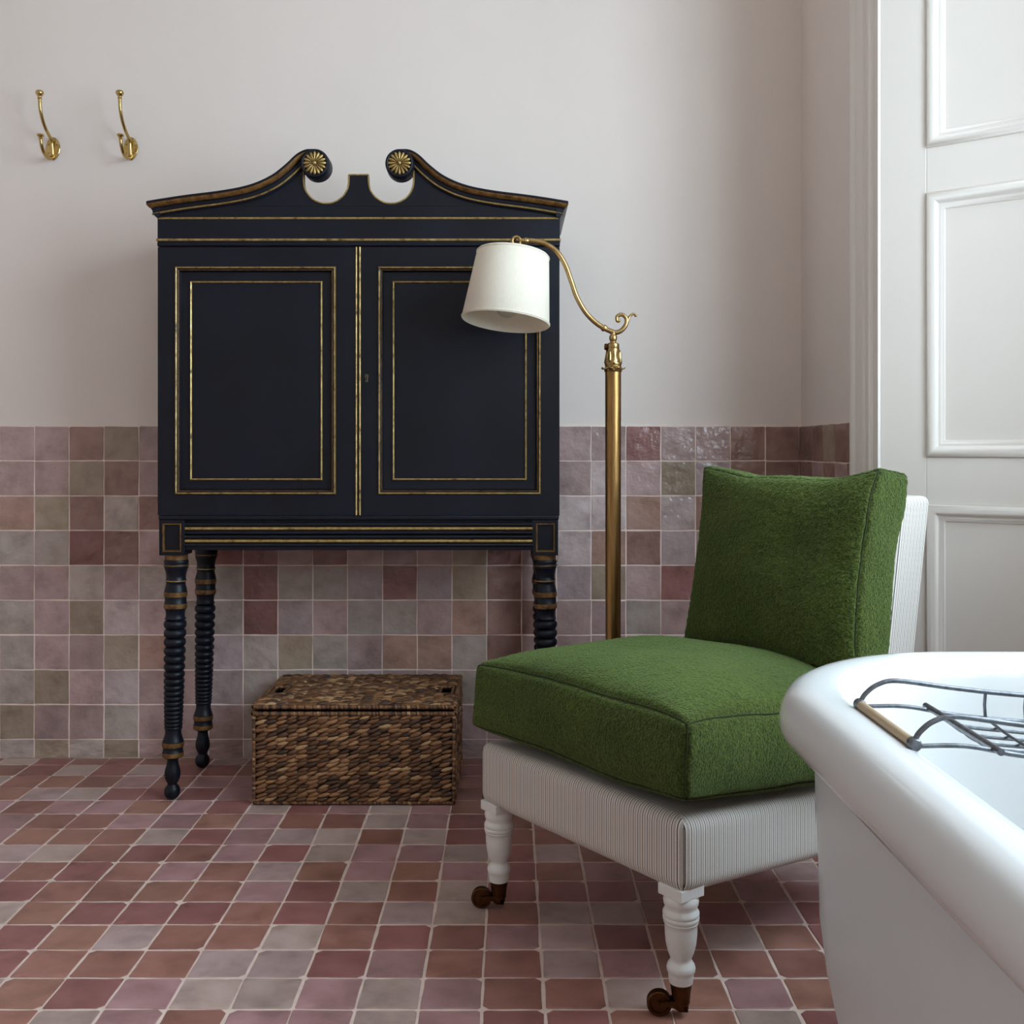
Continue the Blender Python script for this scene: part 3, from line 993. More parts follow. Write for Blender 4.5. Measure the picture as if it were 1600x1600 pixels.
# shade: axis leans slightly left and towards the viewer at the foot
ax_top = rcn + Vector((-0.006, 0.0, -0.016))
SHM = Matrix.Translation(Vector(ax_top)) @ Euler((math.radians(-6.8), math.radians(6.3), 0)).to_matrix().to_4x4()
def lath_x(prof, seg=48):
    return MB().lathe(prof, seg).xf(SHM)
h0, h1 = -0.016, -0.179
RT, RB = 0.0835, 0.1015
shade = lath_x([(RT, h0), (RT + 0.0008, h0 + 0.0008), (RT + 0.0016, h0), (RB + 0.0016, h1), (RB + 0.0008, h1 - 0.0008), (RB, h1), (RT, h0)], 64)
shade.f = [q for q in shade.f if len(q) == 4]
sho = shade.build('lamp_shade', 'linen', LAMP, ang=60)
for z, r in ((h0 - 0.003, RT + 0.0022), (h1 + 0.003, RB + 0.0016)):
    tr_ = MB().tube([SHM @ Vector((r * math.cos(2 * PI * k / 64), r * math.sin(2 * PI * k / 64), z)) for k in range(64)], 0.0016, 6, closed=True)
    tr_.build('shade_trim', 'linen', sho)
sp = MB()
for k in range(3):
    a = 2 * PI * k / 3 + 0.4
    sp.tube([SHM @ Vector((0.012 * math.cos(a), 0.012 * math.sin(a), -0.028)), SHM @ Vector((RT * math.cos(a), RT * math.sin(a), -0.020))], 0.0012, 6)
sp.build('shade_carrier', 'lamp_brass', sho)
lath_x([(0, 0.010), (0.0050, 0.010), (0.0054, -0.002), (0.0046, -0.004), (0.0046, -0.012), (0.008, -0.016), (0.015, -0.022), (0.016, -0.07), (0.0135, -0.073), (0, -0.073)], 24).build('lamp_holder', 'lamp_brass', LAMP)
bprof = [(0.0125, -0.072), (0.013, -0.090), (0.016, -0.108)]
for k in range(0, 13):
    a = PI * 0.22 + PI * 0.78 * k / 12
    bprof.append((0.030 * math.sin(a) if k < 12 else 0.0, -0.139 + 0.030 * math.cos(a)))
bl = lath_x(bprof, 28).build('bulb', 'bulb_glass', LAMP, ang=80)
fil = [(0.004 * math.cos(t), 0.004 * math.sin(t), -0.09 - 0.004 * t) for t in [k * 0.8 for k in range(14)]]
MB().tube(fil, 0.0005, 5).xf(SHM).build('filament', 'caster_brass', bl)

# ------------------------------------------------------------------ coat hooks
def coat_hook(x, label):
    H = thing('coat_hook', label, 'coat hook', (x, 0, 1.751), 0, 'brass coat hooks on the plaster')
    pl = MB()
    vs, fs = [], []
    seg = 36
    rings = [(1.0, 0.0), (1.0, -0.0022), (0.93, -0.0036), (0.5, -0.0042)]
    for s, y in rings:
        for k in range(seg):
            a = 2 * PI * k / seg
            px, pz = 0.0205 * math.cos(a), 0.0335 * math.sin(a)
            if pz < 0:
                px *= 1 - 0.35 * (pz / 0.0335) ** 2
            vs.append((px * s, y, pz * s))
    for i in range(len(rings) - 1):
        for k in range(seg):
            l = (k + 1) % seg
            fs.append((i * seg + k, i * seg + l, (i + 1) * seg + l, (i + 1) * seg + k))
    fs.append(tuple((len(rings) - 1) * seg + k for k in range(seg)))
    fs.append(tuple(range(seg)))
    pl.add(vs, fs).build('back_plate', 'brass', H)
    for sx in (-1, 1):
        for sz in (0.0125, -0.0125):
            MB().lathe([(0, -0.0065), (0.0018, -0.006), (0.003, -0.0045), (0.0032, -0.003), (0, -0.003)], 14, (sx * 0.0125, 0, sz), 'y').build('screw', 'brass', H)
    up = smooth_path([(0, -0.004, -0.024), (0, -0.006, -0.006), (0, -0.009, 0.012), (0, -0.016, 0.024), (0, -0.030, 0.032), (0, -0.048, 0.042), (0, -0.070, 0.062), (0, -0.085, 0.089), (0, -0.089, 0.119)], 6)
    n = len(up)
    u = MB().tube(up, [0.0058 - 0.0012 * min(1, i / (n * 0.5)) for i in range(n)], 14).build('upper_hook', 'brass', H)
    MB().lathe([(0, 0.118), (0.005, 0.118), (0.0062, 0.121), (0.005, 0.124), (0.0052, 0.126), (0.0085, 0.130), (0.0112, 0.135), (0.0110, 0.139), (0.0080, 0.1425), (0.003, 0.144), (0, 0.144)], 24, (0, -0.089, -0.004)).build('knob', 'brass', u)
    lo = smooth_path([(0, -0.004, -0.018), (0, -0.012, -0.029), (0, -0.034, -0.034), (0, -0.058, -0.029), (0, -0.075, -0.014), (0, -0.082, 0.003), (0, -0.084, 0.008)], 6)
    n = len(lo)
    w = MB().tube(lo, [0.0058 - 0.0014 * i / n for i in range(n)], 14).build('lower_hook', 'brass', H)
    MB().lathe([(0, 0.010), (0.0046, 0.010), (0.0056, 0.012), (0.0046, 0.0145), (0.0075, 0.0175), (0.0098, 0.0205), (0.0092, 0.0235), (0.0055, 0.0255), (0, 0.0262)], 24, (0, -0.084, -0.006)).build('knob', 'brass', w)
    return H
coat_hook(-1.312, 'brass double coat hook farther from the black cabinet, leftmost on the wall')
coat_hook(-1.088, 'brass double coat hook nearer to the black cabinet on plaster wall')

# ------------------------------------------------------------------ wicker basket
BW, BD, BH = 0.502, 0.355, 0.232
BAS = thing('basket', 'brown woven lidded storage basket on floor under the black cabinet', 'basket', W(-0.386, 2.645, 0))
rb = random.Random(9)
def strand(m, c, du, dn, dv, L, wv, hn, slant):
    """a leaf-shaped bulging strand; du along, dv across, dn outward"""
    vs, fs = [], []
    prof = [(-1.0, 0.12), (-0.62, 0.75), (-0.1, 1.0), (0.45, 0.85), (1.0, 0.10)]
    axis = (du + dv * slant).normalized()
    for t, w in prof:
        q = c + axis * (t * L) + dn * (hn * (w - 0.5) * 0.9)
        for k in range(6):
            a = 2 * PI * k / 6
            vs.append(q + dv * (math.cos(a) * wv * w) + dn * (math.sin(a) * hn * w))
    for i in range(4):
        for k in range(6):
            l = (k + 1) % 6
            fs.append((i * 6 + k, i * 6 + l, (i + 1) * 6 + l, (i + 1) * 6 + k))
    m.add(vs, fs)
def weave(m, o, du, dv, dn, w, h, pu, pv, jitter=1.0, skip=None):
    nu, nv = round(w / pu), round(h / pv)
    pu, pv = w / nu, h / nv
    for j in range(nv):
        for i in range(nu):
            x = (i + 0.5 + (0.12 if j % 2 else -0.12)) * pu
            y = (j + 0.5) * pv
            if skip and skip(x, y):
                continue
            c = o + du * (x + rb.uniform(-1, 1) * 0.0015) + dv * (y + rb.uniform(-1, 1) * 0.0012) + dn * rb.uniform(-0.001, 0.0018)
            strand(m, c, du, dn, dv, pu * rb.uniform(0.66, 0.84), pv * rb.uniform(0.50, 0.68), rb.uniform(0.0042, 0.0062), rb.uniform(0.12, 0.34))
hx = BW / 2
VX, VY, VZ = Vector((1, 0, 0)), Vector((0, 1, 0)), Vector((0, 0, 1))
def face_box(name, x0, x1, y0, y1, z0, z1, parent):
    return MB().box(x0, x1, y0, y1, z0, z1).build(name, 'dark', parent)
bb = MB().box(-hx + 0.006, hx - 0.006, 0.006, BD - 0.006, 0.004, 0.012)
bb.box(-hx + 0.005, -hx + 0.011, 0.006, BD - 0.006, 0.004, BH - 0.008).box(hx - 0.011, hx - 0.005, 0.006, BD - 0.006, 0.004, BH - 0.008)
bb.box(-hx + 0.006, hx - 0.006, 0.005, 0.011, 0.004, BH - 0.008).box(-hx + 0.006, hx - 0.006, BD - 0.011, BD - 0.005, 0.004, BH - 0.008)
bb.build('body', 'dark', BAS)  # inner box coloured near-black, painting the shade inside the basket
PU, PV = 0.0262, 0.0108
wv = MB()
weave(wv, Vector((-hx + 0.008, 0.003, 0.010)), VX, VZ, -VY, BW - 0.016, BH - 0.018, PU, PV)
weave(wv, Vector((-hx + 0.008, BD - 0.003, 0.010)), VX, VZ, VY, BW - 0.016, BH - 0.018, PU, PV)
weave(wv, Vector((-hx + 0.003, 0.008, 0.010)), VY, VZ, -VX, BD - 0.016, BH - 0.018, PU, PV)
weave(wv, Vector((hx - 0.003, 0.008, 0.010)), VY, VZ, VX, BD - 0.016, BH - 0.018, PU, PV)
w_ = wv.build('woven_sides', 'leaf', BAS, ang=70, fix=False)
tag(w_, 'woven brown leaf strands of the basket sides', kind='stuff')
def wrapped(path, r, pitch=0.0042, closed=True):
    """rod wrapped with thin leaf: separate little rings so every turn has its own tone"""
    P = [Vector(p) for p in path]
    m = MB()
    segs = list(zip(P, P[1:] + P[:1])) if closed else list(zip(P[:-1], P[1:]))
    for a, b in segs:
        L = (b - a).length
        n = max(2, int(L / pitch))
        t = (b - a).normalized()
        s = t.orthogonal().normalized()
        for i in range(n):
            c = a.lerp(b, (i + 0.5) / n)
            q = (t + s * rb.uniform(0.1, 0.3)).normalized() * (L / n)
            rr = r * rb.uniform(0.92, 1.08)
            m.tube([c - q * 0.5, c - q * 0.25, c + q * 0.25, c + q * 0.5], [rr * 0.86, rr, rr, rr * 0.86], 8, caps=False)
    return m
def rect(x0, x1, y0, y1, z):
    return [(x0, y0, z), (x1, y0, z), (x1, y1, z), (x0, y1, z)]
tag(wrapped(rect(-hx, hx, 0.0, BD, BH - 0.004), 0.0062).build('rim', 'leaf', BAS, ang=70, fix=False), 'wrapped top rim', kind='stuff')
tag(wrapped(rect(-hx + 0.003, hx - 0.003, 0.003, BD - 0.003, 0.0055), 0.0050).build('foot_rim', 'leaf', BAS, ang=70, fix=False), 'wrapped bottom rim', kind='stuff')
for sx in (-1, 1):
    for yy in (0.002, BD - 0.002):
        tag(wrapped([(sx * (hx - 0.002), yy, 0.01), (sx * (hx - 0.002), yy, BH - 0.01)], 0.0052, 0.006, False).build('corner_post', 'leaf', BAS, ang=70, fix=False), 'wrapped corner', kind='stuff')
# lid
LZ = BH + 0.0105
lid = MB()
SLX0, SLX1, SLY0, SLY1 = hx - 0.046, hx - 0.014, 0.135, 0.215
lid.box(-SLX0, SLX0, 0.004, BD - 0.004, LZ - 0.003, LZ + 0.004)
for sx in (-1, 1):
    a, b = sorted((sx * SLX0, sx * SLX1))
    lid.box(a, b, 0.004, SLY0, LZ - 0.003, LZ + 0.004).box(a, b, SLY1, BD - 0.004, LZ - 0.003, LZ + 0.004)
    a, b = sorted((sx * SLX1, sx * (hx - 0.004)))
    lid.box(a, b, 0.004, BD - 0.004, LZ - 0.003, LZ + 0.004)
lido = lid.build('lid', 'dark', BAS)
lw = MB()
def skip_slot(x, y):
    xx = abs(x - hx + 0.006) if False else abs(x + (-hx + 0.006))
    return SLX0 - 0.016 < xx < SLX1 + 0.014 and SLY0 - 0.006 < y + 0.006 < SLY1 + 0.006
weave(lw, Vector((-hx + 0.006, 0.006, LZ + 0.004)), VX, VY, VZ, BW - 0.012, BD - 0.012, PU, 0.0118, skip=skip_slot)
tag(lw.build('woven_top', 'leaf', lido, ang=70, fix=False), 'woven brown leaf strands of the lid', kind='stuff')
tag(wrapped(rect(-hx + 0.001, hx - 0.001, 0.001, BD - 0.001, LZ + 0.002), 0.0058).build('rim', 'leaf', lido, ang=70, fix=False), 'wrapped lid rim', kind='stuff')
for sx in (-1, 1):
    a, b = sorted((sx * SLX0, sx * SLX1))
    tag(wrapped(rect(a, b, SLY0, SLY1, LZ + 0.004), 0.0040, 0.004).build('handle_slot', 'leaf', lido, ang=70, fix=False), 'wrapped edge of hand slot', kind='stuff')

# ------------------------------------------------------------------ slipper chair
CRZ = -math.radians(53.5)
CH = thing('slipper_chair', 'low armless chair in narrow grey striped fabric on white turned legs', 'chair', W(0.353, 2.030, 0), CRZ)
CHM = Matrix.Translation(W(0.353, 2.030, 0)) @ Matrix.Rotation(CRZ, 4, 'Z')
RAKE = math.tan(math.radians(5.0))
FHW, RHW, YF, YR = 0.275, 0.240, -0.31, 0.31
def rake(y):
    return -(y - YF) * RAKE
def upholstered(name, pos, dims, n, rad, parent, uvfn):
    """rounded box mapped through pos(x, y, z in -1..1); uvfn(co, normal-ish face id)"""
    bm = bmesh.new()
    hx_, hy_, hz_ = dims
    faces = []
    grid = {}
    def vert(a, b, c):
        key = (round(a, 5), round(b, 5), round(c, 5))
        if key not in grid:
            # rounded box: clamp to inner box then push out by the radius
            x, y, z = a * hx_, b * hy_, c * hz_
            ix = max(-hx_ + rad, min(hx_ - rad, x))
            iy = max(-hy_ + rad, min(hy_ - rad, y))
            iz = max(-hz_ + rad, min(hz_ - rad, z))
            dv = Vector((x - ix, y - iy, z - iz))
            p = Vector((ix, iy, iz)) + (dv.normalized() * rad if dv.length > 1e-9 else dv)
            grid[key] = (bm.verts.new(pos(p)), p)
        return grid[key]
    def axis(h):
        k = rad / h
        a = [-1 + k * t for t in (0, 0.18, 0.4, 0.7)] + [-1 + k + (2 - 2 * k) * i / n for i in range(n + 1)] + [1 - k * t for t in (0.7, 0.4, 0.18, 0)]
        return a
    A = [axis(hx_), axis(hy_), axis(hz_)]
    uvl = bm.loops.layers.uv.new('UVMap')
    for ax in range(3):
        for s in (-1, 1):
            u, v = [(1, 2), (2, 0), (0, 1)][ax]
            for i in range(len(A[u]) - 1):
                for j in range(len(A[v]) - 1):
                    q = []
                    for (ii, jj) in ((i, j), (i + 1, j), (i + 1, j + 1), (i, j + 1)):
                        c = [0, 0, 0]
                        c[ax] = s
                        c[u] = A[u][ii]
                        c[v] = A[v][jj]
                        q.append(vert(*c))
                    if s < 0:
                        q = q[::-1]
                    try:
                        f = bm.faces.new([t[0] for t in q])
                    except ValueError:
                        continue
                    f.smooth = True
                    cen = sum((t[1] for t in q), Vector()) / 4
                    side = uvfn(cen)
                    for lp_, t in zip(f.loops, q):
                        lp_[uvl].uv = side(t[1])
    me = bpy.data.meshes.new(name)
    bm.to_mesh(me)
    bm.free()
    me.materials.append(M['stripe'])
    o = link(name, me, parent)
    return o

SEAT_H = 0.0605
def seat_pos(p):
    f = (p.y - YF) / (YR - YF)
    hw = FHW + (RHW - FHW) * f
    x = p.x * hw / FHW
    bulge = 0.006 * (1 - (p.x / FHW) ** 2) * (1 - (p.y / 0.31) ** 2) if p.z > 0 else 0
    return Vector((x, p.y, 0.2615 + p.z + rake(p.y) + bulge))
def seat_uv(c):
    ex, ey = FHW - abs(c.x), 0.31 - abs(c.y)
    if ex < ey:
        return lambda p: (p.y, p.z)
    return lambda p: (p.x, p.z)
upholstered('seat', seat_pos, (FHW, 0.31, SEAT_H), 10, 0.022, CH, seat_uv)
# corner seams
for sx in (-1, 1):
    sq = []
    for z in (-0.052, -0.03, 0.0, 0.03, 0.045):
        sq.append(seat_pos(Vector((sx * (FHW - 0.0062), -0.31 + 0.0062, z))))
    MB().tube(sq, 0.0006, 6).build('seam', 'dark', CH)

BT, BHW = 0.05, 0.247
BZ0, BZ1 = 0.17, 0.797
def back_pos(p):
    z = (BZ0 + BZ1) / 2 + p.z
    lean = (z - 0.2) * (0.105 / 0.595)
    return Vector((p.x, 0.252 + p.y + lean, z))
def back_uv(c):
    if BHW - abs(c.x) < BT - abs(c.y):
        return lambda p: (p.y, p.z)
    return lambda p: (p.x, p.z)
upholstered('backrest', back_pos, (BHW, BT, (BZ1 - BZ0) / 2), 10, 0.016, CH, back_uv)

LEGP = [(0, 0.208), (0.0235, 0.208), (0.0235, 0.199), (0.021, 0.195), (0.0238, 0.190), (0.0262, 0.183), (0.0255, 0.177), (0.0235, 0.172), (0.0242, 0.169), (0.0268, 0.164),
        (0.0268, 0.160), (0.0258, 0.158), (0.0270, 0.1555), (0.0265, 0.152), (0.0250, 0.150), (0.0256, 0.148), (0.0238, 0.146), (0.0238, 0.138), (0.0235, 0.128), (0.0222, 0.114),
        (0.0192, 0.101), (0.0160, 0.093), (0.0153, 0.090), (0.0168, 0.086), (0.0200, 0.081), (0.0212, 0.076), (0.0205, 0.071), (0.0185, 0.068), (0.0188, 0.066), (0.0182, 0.060), (0.0172, 0.053), (0, 0.053)]
leg2 = MB().lathe([(r * 1.07, z) for r, z in LEGP], 32).mesh('leg', M['leg_paint'], 45)
cup = MB().lathe([(0, 0.053), (0.0172, 0.053), (0.0172, 0.051), (0.0150, 0.036), (0.0138, 0.024), (0.0142, 0.0225), (0.0125, 0.0215), (0.012, 0.0135), (0.008, 0.012), (0, 0.012)], 24).mesh('caster_cup', M['caster_brass'], 45)
fk = MB()
for sd_ in (-1, 1):
    y0, y1 = sorted((sd_ * 0.0094, sd_ * 0.0114))
    fk.prism([(0.010, 0.011), (0.010, 0.021), (-0.008, 0.0255), (-0.024, 0.0265), (-0.036, 0.0235), (-0.0375, 0.0185), (-0.034, 0.0160), (-0.026, 0.0200), (-0.012, 0.0165), (-0.004, 0.011)],
             lambda a, c, y: (a, y, c), y0, y1)
fk.box(-0.003, 0.010, -0.0114, 0.0114, 0.011, 0.0195)
fk.tube([(-0.034, -0.0125, 0.0195), (-0.034, 0.0125, 0.0195)], 0.0026, 10)
fork = fk.mesh('caster_fork', M['caster_brass'], 45)
WR = 0.0195
whl = MB().lathe([(0, -0.0085), (0.0035, -0.0085), (0.0045, -0.0075), (0.0052, -0.0055), (0.0132, -0.0050), (0.0145, -0.0078), (0.0180, -0.0078), (WR, -0.0062), (WR, 0.0062),
                  (0.0180, 0.0078), (0.0145, 0.0078), (0.0132, 0.0050), (0.0052, 0.0055), (0.0045, 0.0075), (0.0035, 0.0085), (0, 0.0085)], 40, (-0.034, 0, WR), 'y').mesh('caster_wheel', M['caster_brass'], 25)
for (lx, ly, top) in ((-0.243, -0.283, 0.0), (0.243, -0.283, 0.0), (-0.208, 0.275, -0.05), (0.208, 0.275, -0.05)):
    b = MB().box(-0.0255, 0.0255, -0.0255, 0.0255, 0.190, 0.2075)
    lo = link('leg', leg2, CH)
    lo.location = (lx, ly, 0)
    bl_ = b.build('leg_block', 'leg_paint', lo, bevel=0.001)
    if top:
        # shorter rear legs under the raked seat
        lo.scale = (0.95, 0.95, 0.76)
        lo.location.z = 0.0127
    c_ = link('caster_cup', cup, lo)
    f_ = link('caster_fork', fork, lo)
    w2 = link('caster_wheel', whl, lo)
    for q in (f_, w2):
        q.rotation_euler = (0, 0, -CRZ + math.radians(-4))
    if top:
        for q in (c_, f_, w2):
            q.scale = (1 / 0.95, 1 / 0.95, 1 / 0.76)
            q.location.z = -0.0127 / 0.76

# ------------------------------------------------------------------ cushions
def cushion_thing(name, label, mat, hx_, hy_, hz_, crown_t, crown_b, side, sag, ear, seed, n=72, wob=0.004, edge=2.4, soft=8, pinch=0.30):
    """box cushion in its own axes: x width, y depth, z thickness (top +z)"""
    bm = bmesh.new()
    grid = {}
    rngv = Vector((seed * 3.1, seed * 1.7, seed * 5.3))
    def place(a, b, c):
        key = (round(a, 5), round(b, 5), round(c, 5))
        if key in grid:
            return grid[key]
        fa, fb = max(0, 1 - abs(a) ** edge), max(0, 1 - abs(b) ** edge)
        x = hx_ * a * (1 - sag[0] * (1 - b * b) * abs(a) ** 3)
        y = hy_ * b * (1 - (sag[1] if b > 0 else sag[2]) * (1 - a * a) * abs(b) ** 3)
        cor = (abs(a) * abs(b)) ** 8
        x *= 1 + ear * cor
        y *= 1 + ear * cor
        z = hz_ * c * (1 - pinch * (abs(a) * abs(b)) ** 6)
        cr = (crown_t if c > 0 else crown_b) * (fa * fb) ** 0.62
        z += math.copysign(1, c) * cr * c * c
        bz = max(0, 1 - c * c)
        x += math.copysign(1, a) * side * bz * (abs(a) ** 20) * max(0, 1 - b ** 4)
        y += math.copysign(1, b) * side * bz * (abs(b) ** 20) * max(0, 1 - a ** 4)
        p = Vector((x, y, z))
        p += noise.noise_vector(p * 7 + rngv) * wob + noise.noise_vector(p * 19 + rngv) * wob * 0.35
        grid[key] = bm.verts.new(p)
        return grid[key]
    def ax(k):
        return [-1 + 2 * i / k for i in range(k + 1)]
    A = [ax(n), ax(n), ax(max(14, n // 4))]
    for axx in range(3):
        for s in (-1, 1):
            u, v = [(1, 2), (2, 0), (0, 1)][axx]
            for i in range(len(A[u]) - 1):
                for j in range(len(A[v]) - 1):
                    q = []
                    for (ii, jj) in ((i, j), (i + 1, j), (i + 1, j + 1), (i, j + 1)):
                        c = [0, 0, 0]
                        c[axx] = s
                        c[u] = A[u][ii]
                        c[v] = A[v][jj]
                        q.append(place(*c))
                    f = bm.faces.new(q if s > 0 else q[::-1])
                    f.smooth = True
    for _ in range(soft):
        bmesh.ops.smooth_vert(bm, verts=bm.verts, factor=0.5, use_axis_x=True, use_axis_y=True, use_axis_z=True)
    bm.normal_update()
    # sewn edges, pulled in a little
    lines = []
    def line(keys, closed):
        vs = [grid[k] for k in keys]
        lines.append(([v.co.copy() - v.normal * 0.0022 for v in vs], closed))
        return vs
    pulled = set()
    for c in (-1.0, 1.0):
        keys = []
        for (a0, b0, a1, b1) in ((-1, -1, 1, -1), (1, -1, 1, 1), (1, 1, -1, 1), (-1, 1, -1, -1)):
            L = A[0] if b0 == b1 else A[1]
            seq = L if (a1 > a0 or b1 > b0) else L[::-1]
            for t in seq[:-1]:
                a = t if b0 == b1 else float(a0)
                b = float(b0) if b0 == b1 else t
                keys.append((round(a, 5), round(b, 5), round(c, 5)))
        pulled.update(line(keys, True))
    for a in (-1.0, 1.0):
        for b in (-1.0, 1.0):
            pulled.update(line([(a, b, round(c, 5)) for c in A[2]], False))
    for v in pulled:
        v.co -= v.normal * 0.0035
    bmesh.ops.subdivide_edges(bm, edges=bm.edges, cuts=1, use_grid_fill=True, smooth=0.6)
    bm.normal_update()
    for v in bm.verts:
        v.co += v.normal * noise.noise(v.co * 130 + rngv) * 0.0014
    me = bpy.data.meshes.new(name)
    bm.to_mesh(me)
    bm.free()
    me.materials.append(M['green'])
    root = thing(name, label, 'cushion')
    root.matrix_world = mat
    link('cover', me, root)
    for pts, cl in lines:
        MB().tube(pts, 0.0012, 6, closed=cl).build('seam', 'green_thread', root)
    return root

TILT = math.radians(-5.0)
seat_m = CHM @ Matrix.Translation((0.017, -0.026, 0.389)) @ Matrix.Rotation(TILT, 4, 'X')
cushion_thing('seat_cushion', 'thick green boucle box cushion lying flat on the chair seat', seat_m,
              0.281, 0.300, 0.064, 0.068, 0.026, 0.014, (0.02, 0.02, 0.02), 0.02, 2, wob=0.006, pinch=0.06)
LEAN = math.atan(0.105 / 0.595)
# the back cushion's own axes: x across the chair, y up, z towards the sitter
Rb = Matrix(((1, 0, 0, 0), (0, math.sin(LEAN), -math.cos(LEAN), 0), (0, math.cos(LEAN), math.sin(LEAN), 0), (0, 0, 0, 1)))
back_m = CHM @ Matrix.Translation((0.061, 0.205, 0.657)) @ Rb
cushion_thing('back_cushion', 'green boucle cushion propped upright against the striped chair back', back_m,
              0.217, 0.191, 0.054, 0.036, 0.004, 0.008, (0.05, 0.12, 0.07), 0.015, 6, wob=0.009, soft=16, pinch=0.15)

# ------------------------------------------------------------------ bathtub
TX0, TX1, TD0, TD1 = 0.325, 1.015, 0.02, 1.527
TUB = thing('bathtub', 'white roll-top freestanding bath in front of the panelled window reveal', 'bathtub', W((TX0 + TX1) / 2, (TD0 + TD1) / 2, 0))
tcx, tcd = (TX0 + TX1) / 2, (TD0 + TD1) / 2
thx, thd = (TX1 - TX0) / 2, (TD1 - TD0) / 2
def outline(ins, r0=0.28, nseg=16, ns=10):
    hx_, hd_ = thx - ins, thd - ins
    r = max(0.03, min(r0 - ins * 0.6, hx_ - 0.005))
    pts = []
    corners = [(hx_ - r, hd_ - r, 0), (-hx_ + r, hd_ - r, PI / 2), (-hx_ + r, -hd_ + r, PI), (hx_ - r, -hd_ + r, 1.5 * PI)]
    for ci, (cx_, cy_, a0) in enumerate(corners):
        for k in range(nseg + 1):
            a = a0 + (PI / 2) * k / nseg
            pts.append((cx_ + r * math.cos(a), cy_ + r * math.sin(a)))
        nx_ = corners[(ci + 1) % 4]
        a1 = a0 + PI / 2
        e0 = (cx_ + r * math.cos(a1), cy_ + r * math.sin(a1))
        e1 = (nx_[0] + r * math.cos(a1), nx_[1] + r * math.sin(a1))
        for k in range(1, ns):
            t = k / ns
            pts.append((e0[0] + (e1[0] - e0[0]) * t, e0[1] + (e1[1] - e0[1]) * t))
    # gentle outward bow of the ends
    return [(x, y + math.copysign(0.012, y) * max(0, 1 - (x / thx) ** 2) * min(1, abs(y) / hd_) ** 6) for x, y in pts]
def loops(prof, cap_first=False, cap_last=False):
    secs = [[Vector((x, y, z)) for x, y in outline(i)] for i, z in prof]
    m = MB()
    n = len(secs[0])
    vs = [p for s in secs for p in s]
    fs = []
    for i in range(len(secs) - 1):
        for k in range(n):
            l = (k + 1) % n
            fs.append((i * n + k, i * n + l, (i + 1) * n + l, (i + 1) * n + k))
    if cap_first:
        fs.append(tuple(range(n)))
    if cap_last:
        fs.append(tuple((len(secs) - 1) * n + k for k in range(n)))
    return m.add(vs, fs)
loops([(0.15, 0.001), (0.15, 0.055), (0.142, 0.06), (0.125, 0.09), (0.090, 0.14), (0.064, 0.20), (0.052, 0.26), (0.045, 0.32), (0.044, 0.38), (0.041, 0.44), (0.040, 0.49), (0.042, 0.525), (0.040, 0.545)],
      cap_first=True).build('outer_shell', 'tub_paint', TUB, ang=50)
rim = [(0.044, 0.524), (0.034, 0.527), (0.022, 0.530), (0.010, 0.535), (0.003, 0.543), (0.0005, 0.552), (0.0015, 0.564), (0.0045, 0.576), (0.009, 0.586), (0.016, 0.5945), (0.026, 0.600),
       (0.038, 0.6022), (0.056, 0.6013), (0.068, 0.5980), (0.078, 0.589), (0.084, 0.574), (0.088, 0.54), (0.094, 0.48), (0.105, 0.38), (0.120, 0.29), (0.143, 0.22), (0.175, 0.180), (0.215, 0.163), (0.26, 0.158)]
loops(rim, cap_last=True).build('basin', 'enamel', TUB, ang=60)

# ------------------------------------------------------------------ bath rack
RK = thing('bath_rack', 'grey metal wire bath rack with wooden end grip resting across the bath', 'bath rack', W(0.385, 1.08, 0.602))
def rk(x, d, z):
    return Vector((x - 0.385, d - 1.08, z - 0.602))
gx, g0, g1, gz = 0.392, 1.028, 1.186, 0.6035
FX = 2 * tcx - gx                         # the far grip
def dip(x):                               # the tray hangs lower towards the middle of the bath
    t = min(1, max(0, (min(x - gx, FX - x) - 0.05) / 0.24))
    return -0.020 * t * (2 - t)
for ex in (gx, FX):
    MB().tube([rk(ex, g0 + 0.006, gz), rk(ex, g1 - 0.006, gz)], 0.0053, 18).build('wooden_grip', 'dowel', RK)
    for dd, s in ((g0, -1), (g1, 1)):
        MB().lathe([(0, -0.006), (0.0050, -0.0058), (0.0066, -0.0036), (0.0068, 0.0), (0.0066, 0.0036), (0.0050, 0.0058), (0, 0.006)], 20, rk(ex, dd, gz), 'y').build('grip_cap', 'steel', RK)
mids = [gx + 0.10, gx + 0.15, gx + 0.20, tcx, FX - 0.20, FX - 0.15, FX - 0.10]
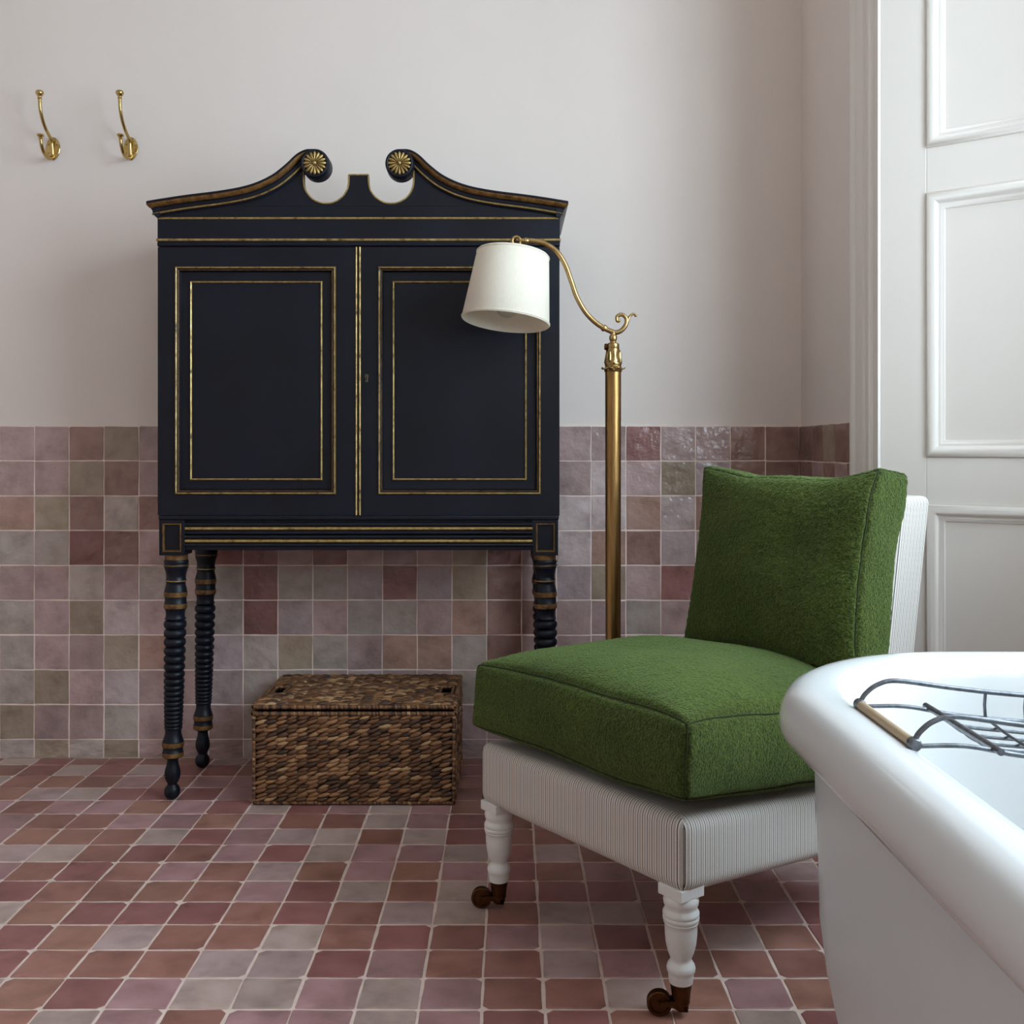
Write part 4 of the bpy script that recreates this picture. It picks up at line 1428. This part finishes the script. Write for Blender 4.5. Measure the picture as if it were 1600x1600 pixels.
for dd in (g0, g1):
    path = smooth_path([rk(gx, dd, gz + 0.002), rk(gx + 0.006, dd, gz + 0.012), rk(gx + 0.020, dd, gz + 0.0225), rk(gx + 0.042, dd, gz + 0.0265)] + [rk(x, dd, gz + 0.0265 + dip(x)) for x in mids]
                       + [rk(FX - 0.042, dd, gz + 0.0265), rk(FX - 0.020, dd, gz + 0.0225), rk(FX - 0.006, dd, gz + 0.012), rk(FX, dd, gz + 0.002)], 6)
    MB().tube(path, 0.0027, 10).build('side_rail', 'steel', RK)
    low = smooth_path([rk(gx, dd, gz - 0.002), rk(gx + 0.05, dd, gz - 0.002)] + [rk(x, dd, gz - 0.003 + dip(x)) for x in mids] + [rk(FX - 0.05, dd, gz - 0.002), rk(FX, dd, gz - 0.002)], 5)
    MB().tube(low, 0.0024, 10).build('lower_rail', 'steel', RK)
    for x in (gx + 0.14, gx + 0.185, gx + 0.23, gx + 0.275, gx + 0.32, gx + 0.365, gx + 0.41, gx + 0.455):
        MB().tube([rk(x, dd, gz + 0.0255 + dip(x)), rk(x - 0.001, dd, gz + 0.012 + dip(x)), rk(x, dd, gz - 0.003 + dip(x))], 0.0019, 8).build('strut', 'steel', RK)
for ex in (gx + 0.078, FX - 0.078):
    MB().tube([rk(ex, g0 - 0.014, gz - 0.004), rk(ex, g1 + 0.012, gz - 0.004)], 0.0036, 14).build('cross_bar', 'steel', RK)
for k in range(1, 6):
    dd = g0 + (g1 - g0) * k / 6
    hang = -0.006 * math.sin(PI * k / 6)
    p = smooth_path([rk(gx + 0.078, dd, gz - 0.006)] + [rk(x, dd, gz - 0.006 + dip(x) + hang) for x in mids] + [rk(FX - 0.078, dd, gz - 0.006)], 6)
    MB().tube(p, 0.0023, 8).build('base_wire', 'steel', RK)
for x in (gx + 0.14, gx + 0.185, gx + 0.23, gx + 0.32, gx + 0.41):
    MB().tube(smooth_path([rk(x, g0 + (g1 - g0) * k / 6, gz - 0.002 + dip(x) - 0.006 * math.sin(PI * k / 6)) for k in range(7)], 3), 0.0017, 8).build('cross_wire', 'steel', RK)
